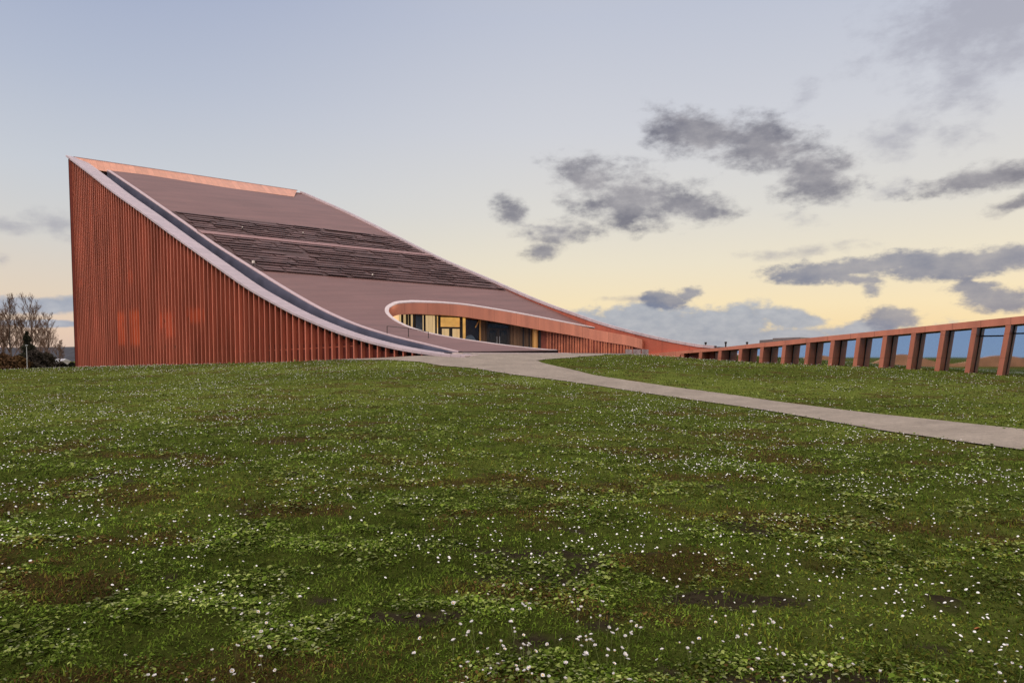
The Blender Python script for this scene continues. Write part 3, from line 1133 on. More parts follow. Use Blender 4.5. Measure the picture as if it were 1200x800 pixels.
# =================================================================== GROUND
def path_mat(name, c0, c1):
    m, nt, b = new_mat(name)
    N, L = nt.nodes, nt.links
    tc = N.new('ShaderNodeTexCoord')
    n1 = N.new('ShaderNodeTexNoise')
    n1.inputs['Scale'].default_value = .7
    n1.inputs['Detail'].default_value = 8
    n1.inputs['Roughness'].default_value = .65
    n2 = N.new('ShaderNodeTexVoronoi')
    n2.inputs['Scale'].default_value = 38
    L.new(tc.outputs['Object'], n1.inputs['Vector'])
    L.new(tc.outputs['Object'], n2.inputs['Vector'])
    rp = N.new('ShaderNodeValToRGB')
    rp.color_ramp.elements[0].position = .32
    rp.color_ramp.elements[1].position = .68
    rp.color_ramp.elements[0].color = (*c0, 1)
    rp.color_ramp.elements[1].color = (*c1, 1)
    L.new(n1.outputs['Fac'], rp.inputs['Fac'])
    mr = N.new('ShaderNodeMapRange')
    mr.inputs['To Min'].default_value = .62
    mr.inputs['To Max'].default_value = 1.3
    n3 = N.new('ShaderNodeTexNoise')
    n3.inputs['Scale'].default_value = 5.5
    n3.inputs['Detail'].default_value = 9
    n3.inputs['Roughness'].default_value = .8
    L.new(tc.outputs['Object'], n3.inputs['Vector'])
    mm = N.new('ShaderNodeMix')
    mm.inputs[0].default_value = .6
    L.new(n2.outputs['Color'], mm.inputs[2])
    ms = N.new('ShaderNodeMapRange')
    ms.inputs['From Min'].default_value = .33
    ms.inputs['From Max'].default_value = .67
    L.new(n3.outputs['Fac'], ms.inputs['Value'])
    L.new(ms.outputs['Result'], mm.inputs[3])
    L.new(mm.outputs[0], mr.inputs['Value'])
    mx = N.new('ShaderNodeMix')
    mx.data_type = 'RGBA'
    mx.blend_type = 'MULTIPLY'
    mx.inputs['Factor'].default_value = 1
    L.new(rp.outputs['Color'], mx.inputs['A'])
    L.new(mr.outputs['Result'], mx.inputs['B'])
    L.new(mx.outputs['Result'], b.inputs['Base Color'])
    b.inputs['Roughness'].default_value = .9
    bp = N.new('ShaderNodeBump')
    bp.inputs['Strength'].default_value = .35
    bp.inputs['Distance'].default_value = .02
    L.new(n2.outputs['Distance'], bp.inputs['Height'])
    L.new(bp.outputs[0], b.inputs['Normal'])
    return m


mpath = path_mat('gravel path', (.175, .143, .115), (.248, .206, .168))
low_px = [(533, 430), (560, 432.7), (600, 439), (670, 448), (750, 460), (825, 471), (900, 482), (975, 495), (1050, 508), (1125, 518.5), (1200, 529), (1290, 543)]
up_px = [(629, 422.6), (636, 425.5), (650, 429), (675, 434.5), (700, 440.5), (775, 452), (850, 462), (925, 473), (1000, 482.5), (1100, 493.5), (1200, 504.5), (1300, 516)]
lowe = spline([on_ground(*p)[:2] for p in low_px], 220)
upe = spline([on_ground(*p)[:2] for p in up_px], 220)
w1 = (fbm(np.arange(220) * .35, np.zeros(220), 4) - .5) * .22
w2 = (fbm(np.arange(220) * .35, np.full(220, 40.), 4) - .5) * .22
lowe[:, 1] += w1
upe[:, 1] += w2


def drape(rows_, lift):
    P = np.array(rows_)
    z_ = ground(P[..., 0], P[..., 1]) + lift
    return np.concatenate([P, z_[..., None]], -1)


mb = MB()
mb.grid(drape([lowe * (1 - t_) + upe * t_ for t_ in np.linspace(0, 1, 10)], .03))
struct(mb.build('path', mpath, smooth=True))
fr_px = [(385, 422), (430, 422), (475, 423.2), (493, 424.7), (533, 430), (580, 426.3), (629, 422.6), (640, 421.4), (665, 419.6), (690, 417.6), (705, 416.8)]
front = spline([on_ground(*p)[:2] for p in fr_px], 120)
bk_ = spline([plan(34, .3)[:2], plan(38.5, .3)[:2], plan(42.5, .3)[:2], plan(45, .8)[:2], plan(46.2, 2.2)[:2], surf(.06, 1.)[:2] - d * .2, surf(.2, 1.)[:2] - d * .2, surf(.3, 1.)[:2] - d * .2, surf(.37, 1.)[:2] - d * .2, (6.2, 52.6), (7.6, 54.0)], 120)
mb = MB()
fc = drape([front * (1 - t_) + bk_ * t_ for t_ in np.linspace(0, 1, 12)], .034)
fc[..., 2] += np.clip(1.84 - fc[..., 2], 0, .2) * (np.linspace(0, 1, 12) ** 1.5)[:, None] * np.clip((np.linspace(0, 1, 120) - .42) / .1, 0, 1)
mb.grid(fc)
struct(mb.build('forecourt', mpath, smooth=True))
# floor of the entrance court
mb = MB()
mb.add([(-11, 54, 1.88), (-4, 51, 1.88), (3.5, 49.9, 1.88), (6.3, 52.4, 1.88), (11.5, 58.5, 1.88), (9, 60.9, 1.88), (0, 64.2, 1.88), (-8.5, 62.5, 1.88)], [tuple(range(8))])
mb.add([(-11, 54, 1.3), (-4, 51, 1.3), (3.5, 49.9, 1.3), (6.3, 52.4, 1.3), (11.5, 58.5, 1.3), (9, 60.9, 1.3), (0, 64.2, 1.3), (-8.5, 62.5, 1.3)], [tuple(range(8))])
for i in range(8):
    a_, b_ = i, (i + 1) % 8
    mb.f.append((a_, b_, 8 + b_, 8 + a_))
struct(mb.build('court_floor', M['concrete']))

# polygons without grass (plan)
poly_path = np.vstack([lowe, upe[::-1]])
poly_court = np.vstack([front, bk_[::-1]])
poly_floor = np.array([(-11, 54), (-4, 51), (3.5, 49.9), (6.3, 52.4), (11.5, 58.5), (9, 60.9), (0, 64.2), (-8.5, 62.5)])


def inside(poly, x, y):
    r_ = np.zeros(len(x), bool)
    j = len(poly) - 1
    for i in range(len(poly)):
        xi, yi, xj, yj = poly[i, 0], poly[i, 1], poly[j, 0], poly[j, 1]
        if yi != yj:
            c_ = ((yi > y) != (yj > y)) & (x < (xj - xi) * (y - yi) / (yj - yi) + xi)
            r_ ^= c_
        j = i
    return r_


def bare(x, y):
    jx_, jy_ = rng.normal(0, .10, len(x)), rng.normal(0, .16, len(x))
    b_ = inside(poly_path, x + jx_, y + jy_) | inside(poly_court, x, y) | inside(poly_floor, x, y)
    q_ = np.stack([x, y], 1)
    off = (q_ - A) @ nin
    s_ = (q_ - A) @ d
    b_ |= (off > -.12) & (s_ > -.3) & (s_ < 44) & (off < W + 1)
    b_ |= (off > 0) & (s_ >= 44) & (s_ < 50) & (y > 47) & (x < 3)
    dep = (q_ - e0) @ ein
    t_ = (q_ - e0) @ ev
    b_ |= (dep > -.1) & (t_ > -3)
    return b_


# lawn patch maps shared by soil colour and plants
def lawn_maps(x, y):
    dry = fbm(x * .9 + 3, y * 1.3 + 7, 4)
    soil = fbm(x * 1.7 + 31, y * 2.7 + 12, 4)
    clov = fbm(x * 1.7 + 60, y * 2.1 + 80, 4)
    tone = fbm(x * .16 + 5, y * .22 + 50, 3)
    return dry, soil, clov, tone


def lawn_col(x, y):
    dry, soil, clov, tone = lawn_maps(x, y)
    r = np.hypot(x, y)
    g = np.array([.055, .068, .014])
    c = np.repeat(g[None], len(x), 0)
    k_ = np.clip((tone - .35) / .3, 0, 1)[:, None]
    c = c * (1 - k_) + np.array([.092, .112, .024]) * k_
    k_ = (np.clip((dry - .56) / .12, 0, 1) * .7)[:, None]
    c = c * (1 - k_) + np.array([.060, .034, .017]) * k_
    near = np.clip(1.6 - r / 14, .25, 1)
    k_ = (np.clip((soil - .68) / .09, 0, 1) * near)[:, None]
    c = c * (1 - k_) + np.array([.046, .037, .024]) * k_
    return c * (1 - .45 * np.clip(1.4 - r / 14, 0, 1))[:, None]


def lawn_mat():
    m, nt, b = new_mat('lawn soil and moss')
    N, L = nt.nodes, nt.links
    at = N.new('ShaderNodeAttribute')
    at.attribute_name = 'tint'
    tc = N.new('ShaderNodeTexCoord')
    n1 = N.new('ShaderNodeTexNoise')
    n1.inputs['Scale'].default_value = 9
    n1.inputs['Detail'].default_value = 9
    n1.inputs['Roughness'].default_value = .75
    L.new(tc.outputs['Object'], n1.inputs['Vector'])
    mr = N.new('ShaderNodeMapRange')
    mr.inputs['From Min'].default_value = .3
    mr.inputs['From Max'].default_value = .7
    mr.inputs['To Min'].default_value = .55
    mr.inputs['To Max'].default_value = 1.5
    L.new(n1.outputs['Fac'], mr.inputs['Value'])
    mx = N.new('ShaderNodeMix')
    mx.data_type = 'RGBA'
    mx.blend_type = 'MULTIPLY'
    mx.inputs['Factor'].default_value = 1
    L.new(at.outputs['Color'], mx.inputs['A'])
    L.new(mr.outputs['Result'], mx.inputs['B'])
    L.new(mx.outputs['Result'], b.inputs['Base Color'])
    b.inputs['Roughness'].default_value = .95
    b.inputs['Specular IOR Level'].default_value = .0
    bp = N.new('ShaderNodeBump')
    bp.inputs['Strength'].default_value = .8
    bp.inputs['Distance'].default_value = .04
    L.new(n1.outputs['Fac'], bp.inputs['Height'])
    L.new(bp.outputs[0], b.inputs['Normal'])
    return m


rr = np.concatenate([[.02, .4], np.geomspace(.8, 100, 420), np.geomspace(110, 6000, 30)])
th = np.concatenate([np.linspace(-math.pi, -R(52), 40)[:-1], np.linspace(-R(52), R(52), 300), np.linspace(R(52), math.pi, 40)[1:-1]])
TT, RR = np.meshgrid(th, rr, indexing='ij')
gx, gy = RR * np.sin(TT), RR * np.cos(TT)
gzv = ground(gx, gy) + ground_bump(gx, gy)
nt_, nr_ = TT.shape
idx = np.arange(nt_ * nr_).reshape(nt_, nr_)
nxt = np.roll(idx, -1, axis=0)
quads = np.stack([idx[:, :-1], idx[:, 1:], nxt[:, 1:], nxt[:, :-1]], -1).reshape(-1, 4)
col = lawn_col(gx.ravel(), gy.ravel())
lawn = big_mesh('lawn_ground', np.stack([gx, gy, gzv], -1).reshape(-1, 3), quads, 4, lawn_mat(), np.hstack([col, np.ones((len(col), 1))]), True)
struct(lawn)


# ---- grass, clover and weeds
def scatter(n, rmin, rmax, power, half=50):
    """n plan points, areal density ~ r^-power"""
    u = rng.random(n)
    k_ = 2 - power
    r = rmin * (rmax / rmin) ** u if abs(k_) < 1e-6 else (rmin ** k_ + u * (rmax ** k_ - rmin ** k_)) ** (1 / k_)
    a = (rng.random(n) * 2 - 1) * R(half)
    return r * np.sin(a), r * np.cos(a), r


PAL = np.array([(.056, .090, .010), (.084, .130, .016), (.132, .176, .026), (.215, .255, .070), (.104, .104, .016), (.088, .052, .018), (.22, .24, .12), (.032, .052, .008)])


def plants(n, rmin, rmax, power, kind):
    x, y, r = scatter(n, rmin, rmax, power)
    ok = ~bare(x, y)
    dry, soil, clov, tone = lawn_maps(x, y)
    near = np.clip(1.5 - r / 16, 0, 1)
    ok &= rng.random(n) > np.clip((soil - .67) / .09, 0, 1) * .8 * near
    if kind == 'leaf':
        ok &= rng.random(n) < np.clip((clov - .36) / .2, .12, 1)
    x, y, r, dry, clov, tone = (q_[ok] for q_ in (x, y, r, dry, clov, tone))
    n = len(x)
    big = np.clip(r / 4.5, .8, 40) ** .62
    z = ground(x, y) + ground_bump(x, y)
    az = rng.random(n) * 2 * np.pi
    hd = np.stack([np.cos(az), np.sin(az), 0 * az], 1)
    sd = np.stack([-np.sin(az), np.cos(az), 0 * az], 1)
    upz = np.array([0, 0, 1.])
    tall = .6 + .9 * fbm(x * 1.9 + 9, y * 1.9 + 4, 2)
    if kind == 'blade':
        L_ = (.014 + .024 * rng.random(n)) * big ** .75 * tall
        w = (.0022 + .0022 * rng.random(n)) * big * 1.15
        el = R(25) + rng.random(n) * R(60)
        base = np.stack([x, y, z - .003], 1)
        mid = base + (hd * np.cos(el)[:, None] + upz * np.sin(el)[:, None]) * (L_ * .55)[:, None]
        e2_ = el - R(10) - rng.random(n) * R(60)
        tipp = mid + (hd * np.cos(e2_)[:, None] + upz * np.sin(e2_)[:, None]) * (L_ * .55)[:, None]
        ws = (w, w * .8, w * .12)
    else:
        h = (.003 + .022 * rng.random(n)) * big ** .7 * tall
        L_ = (.009 + .019 * rng.random(n) ** 2) * big * (.75 + .7 * np.clip((clov - .4) / .3, 0, 1))
        w = L_ * (.32 + .22 * rng.random(n))
        el = R(-12) + rng.random(n) * R(55)
        base = np.stack([x, y, z + h], 1)
        mid = base + (hd * np.cos(el)[:, None] + upz * np.sin(el)[:, None]) * (L_ * .55)[:, None]
        e2_ = el - R(5) - rng.random(n) * R(40)
        tipp = mid + (hd * np.cos(e2_)[:, None] + upz * np.sin(e2_)[:, None]) * (L_ * .5)[:, None]
        ws = (w * .25, w, w * .35)
    V = np.stack([q_ for c_, wd_ in ((base, ws[0]), (mid, ws[1]), (tipp, ws[2])) for q_ in (c_ - sd * wd_[:, None], c_ + sd * wd_[:, None])], 1).reshape(-1, 3)
    b0 = np.arange(n)[:, None] * 6
    Fq = np.concatenate([b0 + np.array([[0, 1, 3, 2]]), b0 + np.array([[2, 3, 5, 4]])], 0)
    # colour by patch
    p = rng.random(n)
    ci = np.where(p < .35, 0, np.where(p < .72, 1, np.where(p < .90, 2, 7)))
    dk = np.clip((dry - .545) / .14, 0, 1)
    ci = np.where(rng.random(n) < dk * .62, np.where(rng.random(n) < .6, 5, 4), ci)
    ci = np.where((rng.random(n) < .28) & (tone > .5), 4, ci)
    if kind == 'leaf':
        ci = np.where(rng.random(n) < .07 + .22 * np.clip((clov - .48) / .15, 0, 1), 3, ci)
        ci = np.where(rng.random(n) < .03 + .05 * (clov > .55), 6, ci)
    cm = np.clip((clump(x, y) - .30) / .4, 0, 1)
    cm2 = np.clip((fbm(x * 1.2 + 33, y * 1.2 + 8, 3) - .3) / .4, 0, 1)
    c = PAL[ci] * ((.55 + .75 * rng.random(n)) * (.45 + .75 * cm + .35 * cm2))[:, None]
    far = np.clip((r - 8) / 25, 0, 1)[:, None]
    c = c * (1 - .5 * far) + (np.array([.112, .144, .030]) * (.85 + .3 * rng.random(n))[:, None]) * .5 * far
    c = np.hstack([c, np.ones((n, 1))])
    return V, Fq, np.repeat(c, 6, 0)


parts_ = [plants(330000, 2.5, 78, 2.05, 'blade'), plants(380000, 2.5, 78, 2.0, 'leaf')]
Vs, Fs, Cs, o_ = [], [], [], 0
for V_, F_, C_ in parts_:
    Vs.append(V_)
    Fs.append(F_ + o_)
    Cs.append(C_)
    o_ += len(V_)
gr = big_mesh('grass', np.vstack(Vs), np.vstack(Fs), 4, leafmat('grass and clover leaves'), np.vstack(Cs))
gr['kind'] = 'stuff'
gr['label'] = 'short weedy lawn of grass, clover and moss with brown patches'
gr['category'] = 'grass'

# ---- daisies
M['petal'] = pmat('daisy petals', (.66, .645, .65), rough=.7, var=.06, scale=40)
M['stem'] = pmat('daisy stem', (.10, .12, .03), rough=.7, var=.2, scale=20)
M['eye'] = pmat('daisy eye', (.60, .36, .03), rough=.8)


def head_mesh(k_, rad, close):
    """rays of petals, half closed for the evening"""
    r_ = random.Random(k_)
    mb = MB()
    npet = 15
    for ring, (rr_, cl) in enumerate(((1.0, close), (.78, close + .35))):
        for i in range(npet):
            a_ = 2 * math.pi * (i + .5 * ring) / npet + r_.uniform(-.1, .1)
            c_ = cl + r_.uniform(-.15, .15)
            L_ = rad * rr_ * r_.uniform(.85, 1.1)
            w = rad * .19
            h_ = np.array([math.cos(a_), math.sin(a_), 0])
            s_ = np.array([-math.sin(a_), math.cos(a_), 0])
            pts = []
            for t_, ww in ((.12, .5), (.55, 1.1), (.9, 1.0), (1.05, .45)):
                p_ = h_ * L_ * t_ * math.cos(c_ * t_) + np.array([0, 0, 1.]) * L_ * t_ * math.sin(c_ * (.4 + .6 * t_))
                pts.append((p_ - s_ * w * ww, p_ + s_ * w * ww))
            mb.grid(np.array([[a, b] for a, b in pts]))
    return mb


q1, q2 = scatter(5200, 2.75, 12, 1.0, 46), scatter(56000, 9, 74, .75, 46)
x, y, r = (np.concatenate([a_, b_]) for a_, b_ in zip(q1, q2))
cl = fbm(x * 1.5 + 11, y * 1.1 + 3, 4)
cl2 = fbm(x * .13 + 40, y * .13 + 21, 2)
right = (x > np.interp(y, lowe[::-1, 1], lowe[::-1, 0])) & (y > 12)
keep = (rng.random(len(x)) < np.where(right, .4, 1) * np.clip((cl - .34) / .32, .12, 1) ** np.clip(1.5 - r / 40, .6, 1.4) * np.clip((cl2 - .25) / .3, .2, 1)) & ~bare(x, y)
x, y, r = x[keep], y[keep], r[keep]
px_ = CX + F * x / y
vis = (px_ > -40) & (px_ < 1240)
x, y, r = x[vis], y[vis], r[vis]
o_ = np.argsort(r)
x, y, r = x[o_], y[o_], r[o_]
z = ground(x, y) + ground_bump(x, y)
NEAR = 300
protos = []
for k_ in range(5):
    h_ = .035 + .018 * k_
    root = bpy.data.objects.new('daisy', None)
    COL.objects.link(root)
    root.empty_display_size = .02
    mb = MB()
    bend = random.uniform(-.012, .012)
    pts = [np.array([bend * math.sin(t_ * 1.6) * 2, bend * t_, h_ * t_ - .01 * (1 - t_)]) for t_ in np.linspace(0, 1, 5)]
    mb.tube(pts, .0011, 5)
    st = mb.build('stem', M['stem'])
    st.parent = root
    hm = head_mesh(k_, .0105 + .0012 * (k_ % 3), (.25, .8, .5, 1.05, .65)[k_])
    fl_ = hm.build('flower_head', M['petal'])
    fl_.parent = root
    fl_.location = pts[-1]
    fl_.rotation_euler = (random.uniform(-.5, .5), random.uniform(-.5, .5), 0)
    mb = MB()
    for i_ in range(4):
        a0 = i_ / 4 * math.pi / 2
        a1 = (i_ + 1) / 4 * math.pi / 2
        mb.grid(np.array([[[.0042 * math.cos(q_) * math.cos(b_), .0042 * math.cos(q_) * math.sin(b_), .001 + .003 * math.sin(q_)] for b_ in np.linspace(0, 2 * math.pi, 9)] for q_ in (a0, a1)]))
    ce = mb.build('centre', M['eye'])
    ce.parent = fl_
    protos.append((root, st, fl_, ce))
used = set()
for i in range(min(NEAR, len(x))):
    k_ = i % 5
    src = protos[k_]
    if k_ not in used:
        rt_, parts4 = src[0], None
        used.add(k_)
    else:
        rt_ = src[0].copy()
        COL.objects.link(rt_)
        a_ = src[1].copy()
        COL.objects.link(a_)
        a_.parent = rt_
        b_ = src[2].copy()
        COL.objects.link(b_)
        b_.parent = rt_
        c_ = src[3].copy()
        COL.objects.link(c_)
        c_.parent = b_
    rt_.location = (x[i], y[i], z[i])
    s_ = random.uniform(.85, 1.25)
    rt_.scale = (s_, s_, s_)
    rt_.rotation_euler = (random.uniform(-.25, .25), random.uniform(-.25, .25), random.uniform(0, 6.28))
    tag(rt_, 'small white daisy on a thin stem in the near lawn', 'daisy', 'white daisies scattered over the near lawn')

xf, yf, rf, zf_ = x[NEAR:], y[NEAR:], r[NEAR:], z[NEAR:]
n = len(xf)
# heads: low six-sided domes on the far lawn
big = np.clip(rf / 8, 1, 9) ** .42
rad = (.0050 + .0062 * rng.random(n) ** 1.5) * big
hh = (.03 + .045 * rng.random(n)) * big ** .6
ring = np.arange(6) * np.pi / 3
cen = np.stack([xf, yf, zf_ + hh], 1)
tilt = (rng.random((n, 2)) - .5) * .9
Vv = np.zeros((n, 13, 3))
rot = rng.random(n) * 6.28
for k_ in range(6):
    for j_, (rs_, hs_) in enumerate(((1.0, .25), (.6, .75))):
        dx, dy = np.cos(ring[k_] + rot) * rad * rs_, np.sin(ring[k_] + rot) * rad * rs_
        Vv[:, k_ + 6 * j_] = cen + np.stack([dx, dy, rad * hs_ + dx * tilt[:, 0] + dy * tilt[:, 1]], 1)
Vv[:, 12] = cen + np.stack([0 * rad, 0 * rad, rad * .35], 1)
b0 = np.arange(n)[:, None] * 13
Fq = np.concatenate([b0 + np.array([[k_, (k_ + 1) % 6, 6 + (k_ + 1) % 6, 6 + k_]]) for k_ in range(6)] + [b0 + np.array([[6, 7, 8, 12]]), b0 + np.array([[12, 8, 9, 10]]), b0 + np.array([[6, 12, 10, 11]])], 0)
df = big_mesh('daisy_field', Vv.reshape(-1, 3), Fq, 4, M['petal'])
df['kind'] = 'stuff'
df['label'] = 'countless tiny white daisies over the far lawn'
df['category'] = 'daisies'

# a few fallen leaves
mleaf = pmat('fallen leaf', (.30, .10, .03), rough=.7, var=.4, scale=30)
for px, py, lab in ((1066, 667, 'orange fallen leaf curled on the right of the lawn'), (1150, 741, 'tawny fallen leaf in the lower right corner of the lawn')):
    p = on_ground(px, py)
    mb = MB()
    pr = [(0, 0), (.012, .012), (.034, .020), (.058, .013), (.078, 0), (.058, -.013), (.034, -.020), (.012, -.012)]
    mb.add([(a_, b_, .012 + .5 * abs(b_) + .004 * math.sin(a_ * 60)) for a_, b_ in pr] + [(a_, b_, .0112 + .5 * abs(b_) + .004 * math.sin(a_ * 60)) for a_, b_ in pr],
           [tuple(range(8)), tuple(range(8, 16))[::-1]] + [(i, (i + 1) % 8, 8 + (i + 1) % 8, 8 + i) for i in range(8)])
    o = mb.build('fallen_leaf', mleaf)
    o.location = (p[0], p[1], p[2] + .02)
    o.rotation_euler = (.2, .1, random.uniform(0, 6))
    o.scale = (.55, .55, .55)
    tag(o, lab, 'leaf')

# low copper wall to the far left: it shows only as the orange band mirrored in the pavilion panes
cwp = spline([(-30, -14), (-34, -6), (-37, 2), (-39, 10), (-39.5, 20)], 60)
gw_ = ground(cwp[:, 0], cwp[:, 1])
hw_ = .25 + .5 * fbm(np.arange(60) * .12, np.zeros(60), 2) + 1.5 * np.sin(np.linspace(.4, 8.6, 60)) ** 2
mb = MB()
t2 = np.array([.35, .06])
mb.ribbon([[(*p_, g_ - .3) for p_, g_ in zip(cwp, gw_)], [(*p_, g_ + h_) for p_, g_, h_ in zip(cwp, gw_, hw_)],
           [(*(p_ - t2), g_ + h_) for p_, g_, h_ in zip(cwp, gw_, hw_)], [(*(p_ - t2), g_ - .3) for p_, g_ in zip(cwp, gw_)]])
gwall = mb.build('garden_wall', pmat('weathered copper wall', (.62, .30, .17), rough=.6, metal=.1, var=.25, scale=.5))
tag(gwall, 'low wavy copper wall seen as an orange band mirrored in the pavilion glass', 'wall')

# =================================================================== BACKGROUND ON THE LEFT
mbark = pmat('bare bark', (.085, .062, .05), rough=.9, var=.3, scale=2)
mtwig = pmat('bare twigs', (.13, .075, .05), rough=.9, var=.25, scale=1)


def bare_tree(px, y, ytop, label, seed, spread=.55, trunk_r=.26):
    r_ = random.Random(seed)
    gx_, gy_ = (px - CX) / F * y, y
    g_ = float(ground(gx_, gy_))
    H = 1.6 + (418 - ytop) * y / F - g_
    t = thing('bare_tree', label, 'tree', 'bare trees left of the hall', (gx_, gy_, g_))
    tr, br = MB(), MB()
    # leader
    pts, rad = [], []
    x_, y_ = 0., 0.
    for k_ in range(10):
        f_ = k_ / 9
        pts.append((x_, y_, H * .93 * f_ - .3 * (k_ == 0)))
        rad.append(trunk_r * (1 - f_) ** .9 + .025)
        x_ += r_.uniform(-.22, .22)
        y_ += r_.uniform(-.22, .22)
    tr.tube([np.array(q_) + np.array([gx_, gy_, g_]) for q_ in pts], rad, 8)

    def grow(p, dir_, ln, rad_, lev):
        n_ = 4
        q_ = [p]
        dd_ = np.array(dir_)
        for _ in range(n_):
            dd_ = dd_ + np.array([r_.uniform(-.16, .16), r_.uniform(-.16, .16), r_.uniform(.0, .20)])
            dd_ /= np.linalg.norm(dd_)
            q_.append(q_[-1] + dd_ * ln / n_)
        br.tube(q_, [rad_ * (1 - .8 * i_ / n_) for i_ in range(n_ + 1)], 4 if lev > 1 else 5)
        if lev < 4:
            for c_ in range((8, 8, 6, 4)[lev]):
                f_ = r_.uniform(.25, 1)
                i_ = min(int(f_ * n_), n_ - 1)
                b_ = q_[i_] + (q_[i_ + 1] - q_[i_]) * (f_ * n_ - i_)
                nd = dd_ + np.array([r_.gauss(0, .55), r_.gauss(0, .55), r_.uniform(-.05, .5)])
                nd /= np.linalg.norm(nd)
                grow(b_, nd, ln * r_.uniform(.38, .58), max(rad_ * .45, .016), lev + 1)
    for k_ in range(17):
        f_ = .26 + .72 * k_ / 16
        i_ = min(int(f_ * 9), 8)
        p = np.array(pts[i_]) + (np.array(pts[i_ + 1]) - np.array(pts[i_])) * (f_ * 9 - i_) + np.array([gx_, gy_, g_])
        a_ = k_ * 2.4 + r_.uniform(-.5, .5)
        grow(p, np.array([math.cos(a_) * spread, math.sin(a_) * spread, .85]) / 1.05, H * (.36 - .22 * f_) * r_.uniform(.8, 1.15), trunk_r * (.42 - .3 * f_) + .02, 1)
    part(tr, 'trunk', mbark, t)
    part(br, 'crown', mtwig, t)


bare_tree(15, 150, 353, 'tallest bare tree, second from the left, left of the hall', 3)
bare_tree(40, 152, 355, 'tall bare tree nearest the hall with upswept twigs', 8)
bare_tree(-3, 148, 368, 'bare tree cut by the left edge of the picture', 21, .7, .2)
bare_tree(52, 165, 384, 'shorter bare tree leaning out right of the tall pair', 31, .9, .16)
bare_tree(71, 230, 400, 'small far bare tree close to the corner of the hall', 40, .7, .16)
bare_tree(5, 172, 366, 'slender bare tree just left of the tallest one', 91, .6, .16)
bare_tree(57, 178, 372, 'thin bare tree at the right end of the group', 55, .6, .14)
bare_tree(26, 170, 376, 'middling bare tree between the two tall ones', 77, .7, .16)


def leafy(name, label, cat, px, y, ytop, wid, col_, n, cone, group=None, seed=0):
    g_ = np.random.default_rng(seed)
    gx_, gy_ = (px - CX) / F * y, y
    gz_ = float(ground(gx_, gy_))
    H = 1.6 + (418 - ytop) * y / F - gz_
    t = thing(name, label, cat, group, (gx_, gy_, gz_))
    tr = MB()
    tr.tube([(gx_, gy_, gz_ - .3), (gx_ + .05, gy_, gz_ + H * (.9 if cone else .5))], [.16, .04], 7)
    part(tr, 'trunk', mbark, t)
    u = g_.random(n)
    hh_ = H * (.06 + .94 * u)
    env = (wid * (1 - u) ** .8 * (.75 + .35 * np.sin(u * 31))) if cone else wid * np.sqrt(np.clip(1 - (u * 1.02) ** 2, 0, 1)) * (.8 + .4 * g_.random(n))
    a_ = g_.random(n) * 6.28
    rad_ = env * g_.random(n) ** .45 * (.8 + .25 * np.sin(a_ * 3 + u * 9)) + .05
    c_ = np.stack([gx_ + rad_ * np.cos(a_), gy_ + rad_ * np.sin(a_), gz_ + hh_], 1)
    s_ = .14 + .22 * g_.random(n)
    v1 = g_.normal(size=(n, 3))
    v1 /= np.linalg.norm(v1, axis=1, keepdims=True)
    v2 = np.cross(v1, g_.normal(size=(n, 3)))
    v2 /= np.linalg.norm(v2, axis=1, keepdims=True)
    V_ = np.stack([c_ - v1 * s_[:, None], c_ + v2 * s_[:, None] * .5, c_ + v1 * s_[:, None], c_ - v2 * s_[:, None] * .5], 1).reshape(-1, 3)
    cc = np.array(col_) * (.6 + .8 * g_.random(n))[:, None]
    o = big_mesh('crown', V_, np.arange(4 * n).reshape(-1, 4), 4, M.setdefault('leaf_bg', leafmat('background foliage', .8, .1)), np.repeat(np.hstack([cc, np.ones((n, 1))]), 4, 0))
    o.parent = t
    o.matrix_parent_inverse = Matrix.Translation(-Vector(t.location))


leafy('conifer', 'dark pointed conifer standing between the bare trees', 'tree', 33, 140, 389, 2.9, (.040, .040, .028), 6000, True, seed=2)
for i, (px, ytop, wd_, c_, lab) in enumerate(((4, 414, 3.2, (.095, .055, .03), 'rusty brown bush at the left picture edge'), (21, 417, 3.0, (.11, .065, .03), 'tawny bush below the tallest bare tree'),
                                              (41, 409, 2.6, (.050, .042, .036), 'dark bush at the foot of the conifer'), (55, 413, 2.8, (.05, .042, .032), 'grey brown bush left of the white shed'),
                                              (73, 424.5, 1.6, (.025, .024, .02), 'low dark bush in front of the white shed'), (85, 425, 1.5, (.02, .022, .018), 'low dark bush touching the corner of the hall'), (-14, 412, 3.2, (.07, .05, .035), 'brown bush just past the left picture edge'))):
    leafy('bush', lab, 'bush', px, 128 + 3 * i, ytop, wd_, c_, 3500, False, 'bushes left of the hall', seed=20 + i)

# street lamp
p = at_y(31, 404.5, 105)
g_ = float(ground(p[0], p[1]))
lamp = thing('street_lamp', 'slender pale street lamp in front of the bare trees', 'street lamp', None, (p[0], p[1], g_))
mb = MB()
mb.tube([(p[0], p[1], g_ - .2), (p[0], p[1], p[2] - .15)], [.075, .05], 8)
part(mb, 'pole', M['grey'], lamp)
mb = MB()
mb.tube([(p[0], p[1], p[2] - .16), (p[0], p[1], p[2] - .02), (p[0], p[1], p[2] + .06)], [.08, .24, .06], 10)
part(mb, 'lamp_head', M['grey'], lamp)

